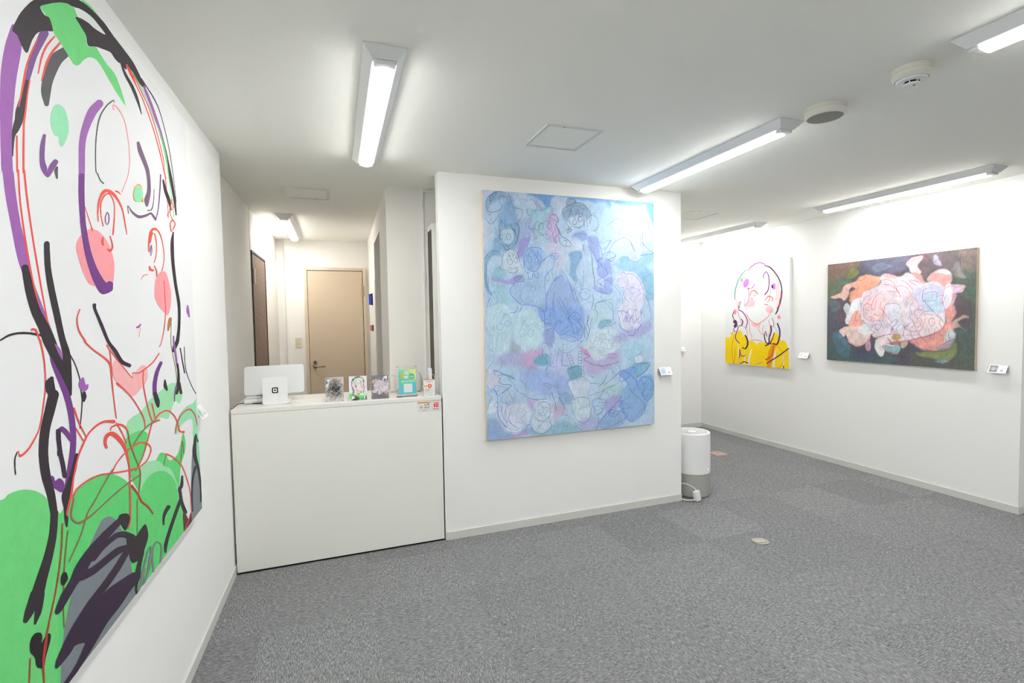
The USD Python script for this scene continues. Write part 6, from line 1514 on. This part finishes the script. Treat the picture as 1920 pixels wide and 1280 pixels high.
tx = meshkit.text_mesh('LINE GIFTBOOK', .0085, .0001, True); s_ = .080/(tx.bounds[1][0]-tx.bounds[0][0]); tx.apply_scale((s_, 1, 1)); tx.apply_translation((.0275, .0935, .0001))
obj('lettering', p.solid(tx), PRINT, lf, tint=lin((246, 252, 250)))
dot('white_square', rect(.044, .030, .097, .083), 0, (236, 246, 240))
# flyer
fy = thing('small_flyer', 'small white flyer with orange top band standing at the right counter end', 'flyer')
p = Plane((.548, 3.114, HC+.0012), (1, .0, 0), (0, .06, .998)); p.v /= np.linalg.norm(p.v); p.n = np.cross(p.u, p.v)
obj('flyer_sheet', p.solid(box(0, .070, 0, .106, -.001, 0)), WHITE_PLASTIC, fy); obj('flyer_holder', p.solid(box(-.002, .075, 0, .05, .001, .0022)), CLEAR, fy); obj('holder_foot', box(.546, .623, 3.118, 3.16, HC+.0006, HC+.0022), CLEAR, fy)
def dot(name, sh, c, h=.0004): obj(name, p.flat(sh, h), PRINT, fy, tint=lin(c))
dot('orange_band', rect(0, .1005, .070, .106), (240, 160, 90)); dot('lettering', so.unary_union([kata(k, .012+.0115*i, .0865, .0105) for i, k in enumerate(('ha', 'chi', 'pe', 'i'))]), (90, 84, 88))
dot('red_coin', disc(.037, .064, .0135), (238, 110, 84)); dot('coin_mark', sg.LineString([(.033, .060), (.037, .069), (.041, .060)]).buffer(.0012), (250, 230, 224), .0006); dot('orange_arrow', sg.Polygon([(.002, .058), (.016, .058), (.016, .054), (.022, .0635), (.016, .073), (.016, .069), (.002, .069)]), (240, 166, 80))
dot('orange_text', rect(.006, .0435, .041, .0475), (232, 150, 100)); dot('grey_text', rect(.007, .0335, .034, .0365), (170, 170, 172))
for k in range(3): dot('orange_dot', disc(.009+.021*k, .0245, .003), (244, 190, 150))
dot('grey_text', rect(.030, .006, .047, .008), (160, 160, 160))
# things at the back of the counter
rt = thing('white_router', 'slim upright white box with a cable behind the small flyer', 'router', loc=(.602, 3.20, HC))
obj('router_body', rbox(-.0095, .0095, -.03, .03, .0008, .170, .004), WHITE_PLASTIC, rt, smooth=40)
obj('router_cable', tube([(.0097, 0, .13), (.025, .01, .125), (.036, .02, .10), (.040, .03, .05), (.040, .04, .004)], .0018), CABLE_W, rt, smooth=60)
sk = thing('grey_speaker', 'rounded grey and white smart speaker half hidden by the leaflet stand', 'speaker', loc=(.530, 3.40, HC))
obj('speaker_shell', lathe([(0, .0008), (.045, .0008), (.055, .010), (.060, .045), (.058, .075), (0, .075)]), CREAM_PLASTIC, sk, smooth=40)
obj('speaker_cloth', lathe([(0, .0752), (.0578, .0752), (.050, .108), (.036, .128), (.016, .137), (0, .138)]), LIGHT_PLASTIC, sk, smooth=40)
obj('speaker_foot', lathe([(.044, .0003), (.0452, .0003), (.0452, .003), (.044, .003), (.044, .0003)]), BLACK, sk)
tr = thing('tape_roll', 'cream roll of tape standing upright behind the flower postcard', 'tape roll', loc=(.395, 3.40, HC+.0595))
ring = lathe([(.0535, -.012), (.0585, -.012), (.0585, .012), (.0535, .012), (.0535, -.012)], 48)
obj('tape', moved(ring, rx=math.pi/2), CREAM_PLASTIC, tr, smooth=30)
obj('tape_core', moved(lathe([(.0520, -.0125), (.0533, -.0125), (.0533, .0125), (.0520, .0125), (.0520, -.0125)], 48), rx=math.pi/2), wood('card_core', (186, 160, 130), (206, 184, 156), 30), tr, smooth=30)
bo = thing('spray_bottle', 'clear plastic spray bottle standing behind the leaflet stand', 'bottle', loc=(.412, 3.31, HC))
obj('bottle_body', lathe([(0, .0008), (.024, .0008), (.026, .006), (.026, .095), (.020, .115), (.010, .126), (.010, .135), (0, .135)], 32), CLEAR, bo, smooth=40)
obj('bottle_neck', lathe([(0, .1355), (.011, .1355), (.011, .150), (.007, .154), (.006, .190), (.004, .205), (0, .205)], 24), plain('cap_plastic', (232, 234, 236), .3), bo, smooth=40)
obj('nozzle', box(-.024, -.0065, -.005, .005, .157, .167, .002), WHITE_PLASTIC, bo)

# ------------------------------------------------------------------ behind the counter
cbn = thing('white_cabinet', 'tall white open cabinet in the gap behind the partition', 'cabinet')
cx0, cx1, cy0, cy1, ch = .667, 1.10, 3.345, 3.530, 2.055
obj('end_panel', box(cx0, cx1, cy0, cy0+.02, 0.002, ch, .001), WHITE_LAM, cbn); obj('end_panel', box(cx0, cx1, cy1-.012, cy1, .002, ch, .001), WHITE_LAM, cbn)
obj('top_panel', box(cx0, cx1, cy0+.0205, cy1-.0125, ch-.035, ch, .001), WHITE_LAM, cbn)
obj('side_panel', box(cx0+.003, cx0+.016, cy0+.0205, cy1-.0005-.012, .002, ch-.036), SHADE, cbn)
obj('screw_cap', moved(trimesh.creation.cylinder(.003, .002, sections=10), (cx0+.03, cy0-.0008, ch-.075), rx=math.pi/2), GREY_PLASTIC, cbn)
cd = thing('cable_duct', 'slim white cable duct running up the wall beside the white cabinet', 'cable duct')
obj('duct_cover', box(.640, .650, YW-.012, YW-.0005, .95, CEIL-.012, .001), WHITE_PLASTIC, cd)
obj('duct_run', box(.6505, .90, YW-.012, YW-.0005, CEIL-.022, CEIL-.012, .001), WHITE_PLASTIC, cd)
obj('duct_clip', box(.637, .653, YW-.016, YW-.0125, 1.66, 1.745, .002), LIGHT_PLASTIC, cd)
obj('duct_clip', box(.637, .653, YW-.016, YW-.0125, 2.20, 2.24, .002), LIGHT_PLASTIC, cd)
sw = thing('light_switch', 'ivory wall switch plate beside the beige door', 'switch')
obj('switch_plate', box(-.352, -.288, YE-.008, YE-.0005, 1.128, 1.240, .003), IVORY, sw); obj('switch_button', box(-.329, -.311, YE-.0125, YE-.0085, 1.168, 1.200, .002), IVORY, sw)
PX = Plane((XC(4.95), 4.95, 0), (.0242, 1, 0), (0, 0, 1)); PX.u /= np.linalg.norm(PX.u); PX.n = -np.cross(PX.u, PX.v)
wbd = tag(obj('magnet_board', join(*[trimesh.convex.convex_hull(PX.at(np.array([(0, .55), (.70, .55), (.70, 1.80), (0, 1.80)]), h_)) if False else trimesh.convex.convex_hull(np.vstack([PX.at(np.array([(0, .55), (.70, .55), (.70, 1.80), (0, 1.80)]), .0005), PX.at(np.array([(0, .55), (.70, .55), (.70, 1.80), (0, 1.80)]), .004)])) for h_ in (0,)]), plain('board_enamel', (238, 236, 232), .5)), 'thin glossy white magnet board on the passage wall', 'board')
def on_board(u0, u1, v0, v1, h0, h1): return trimesh.convex.convex_hull(np.vstack([PX.at(np.array([(u0, v0), (u1, v0), (u1, v1), (u0, v1)]), h) for h in (h0, h1)]))
er = thing('board_eraser', 'blue board eraser stuck to the magnet board in the passage', 'eraser')
obj('felt_pad', on_board(.30, .42, 1.575, 1.690, .0045, .018), BLACK, er); obj('eraser_grip', on_board(.30, .42, 1.580, 1.685, .0182, .040), plain('blue_plastic', (30, 70, 190), .35), er)
mk = thing('marker_holder', 'small red and dark marker clip on the magnet board in the passage', 'marker clip')
obj('clip_body', on_board(.30, .38, 1.310, 1.372, .0045, .018), plain('dark_plum', (90, 60, 70), .5), mk); obj('clip_front', on_board(.30, .38, 1.312, 1.370, .0182, .034), plain('coral_plastic', (232, 120, 112), .45), mk)

# ------------------------------------------------------------------ on the floor
ap = thing('air_purifier', 'round air purifier, white above and grey fabric below, behind the partition end', 'air purifier', loc=(2.6745, 3.199, 0))
obj('fabric_sleeve', lathe([(0, .010), (.130, .010), (.1330, .014), (.1335, .180), (0, .180)], 72), GREY_FABRIC, ap, smooth=30)
obj('base_ring', lathe([(0, .0006), (.125, .0006), (.128, .0095), (0, .0095)], 72), GREY_PLASTIC, ap, smooth=30)
tp = obj('white_top', lathe([(0, .186), (.1335, .186), (.135, .188), (.135, .488), (.132, .496), (.124, .5005), (.118, .4985), (.02, .4945), (0, .4945)], 72), WHITE_PLASTIC, ap, smooth=30)
obj('seam_band', lathe([(0, .1805), (.1322, .1805), (.1322, .1855), (0, .1855)], 72), plain('seam_tan', (188, 164, 140), .6), ap, smooth=30)
holes = [(r_, 2*math.pi*k/n_) for r_, n_ in ((.040, 20), (.054, 28), (.068, 36), (.082, 44), (.096, 52), (.110, 60)) for k in range(n_)]
gr = join(*[moved(trimesh.creation.cylinder(.0024, .0012, sections=6), (r_*math.cos(a), r_*math.sin(a), .4947+.004*(r_-.02)/.098+.0006)) for r_, a in holes])
obj('vent_holes', gr, SHADE, ap, kind='stuff')
obj('status_light', moved(trimesh.creation.cylinder(.003, .002, sections=12), (.1353*math.cos(-1.25), .1353*math.sin(-1.25), .222), rx=math.pi/2, rz=0), LED_BLUE, ap)
ad = thing('power_adapter', 'white power adapter with cable on the floor against the air purifier', 'adapter')
obj('adapter_body', moved(rbox(-.024, .024, -.016, .016, 0, .075, .004), (2.588, 3.032, .0085), ry=-.13, rx=-.12, rz=.2), WHITE_PLASTIC, ad, smooth=40)
obj('adapter_cable', tube([(2.581, 3.035, .084), (2.565, 3.05, .105), (2.535, 3.06, .125), (2.508, 3.075, .135), (2.503, 3.12, .12), (2.503, 3.2, .02)], .003), CABLE_W, ad, smooth=60)
obj('adapter_plug', tube([(2.568, 3.036, .016), (2.54, 3.045, .014), (2.515, 3.06, .012), (2.503, 3.10, .008), (2.503, 3.18, .006)], .0045), CABLE_W, ad, smooth=60)
fo = thing('floor_outlet', 'oval steel pop-up outlet in the middle of the grey carpet', 'floor outlet', loc=(2.474, 2.338, 0), rotz=-.2)
ov = affinity.scale(sg.Point(0, 0).buffer(1, quad_segs=12), .050, .046)
obj('outlet_plate', prism(ov, .0004, .0045), STEEL, fo); obj('outlet_lid', prism(affinity.scale(sg.Point(0, 0).buffer(1, quad_segs=12), .044, .040).intersection(rect(-.044, -.022, .030, .05)), .0047, .0075), STEEL, fo); obj('finger_tab', box(.028, .040, -.012, .008, .0047, .009, .001), STEEL, fo)
fp = thing('floor_plate', 'tan square service plate set in the carpet behind the air purifier', 'floor plate', loc=(3.695, 4.035, 0))
obj('plate', box(-.072, .072, -.075, .075, .0003, .003, .001), ORANGE_T, fp); obj('plate_marking', box(.018, .054, .03, .042, .0031, .0034), BLACK, fp)
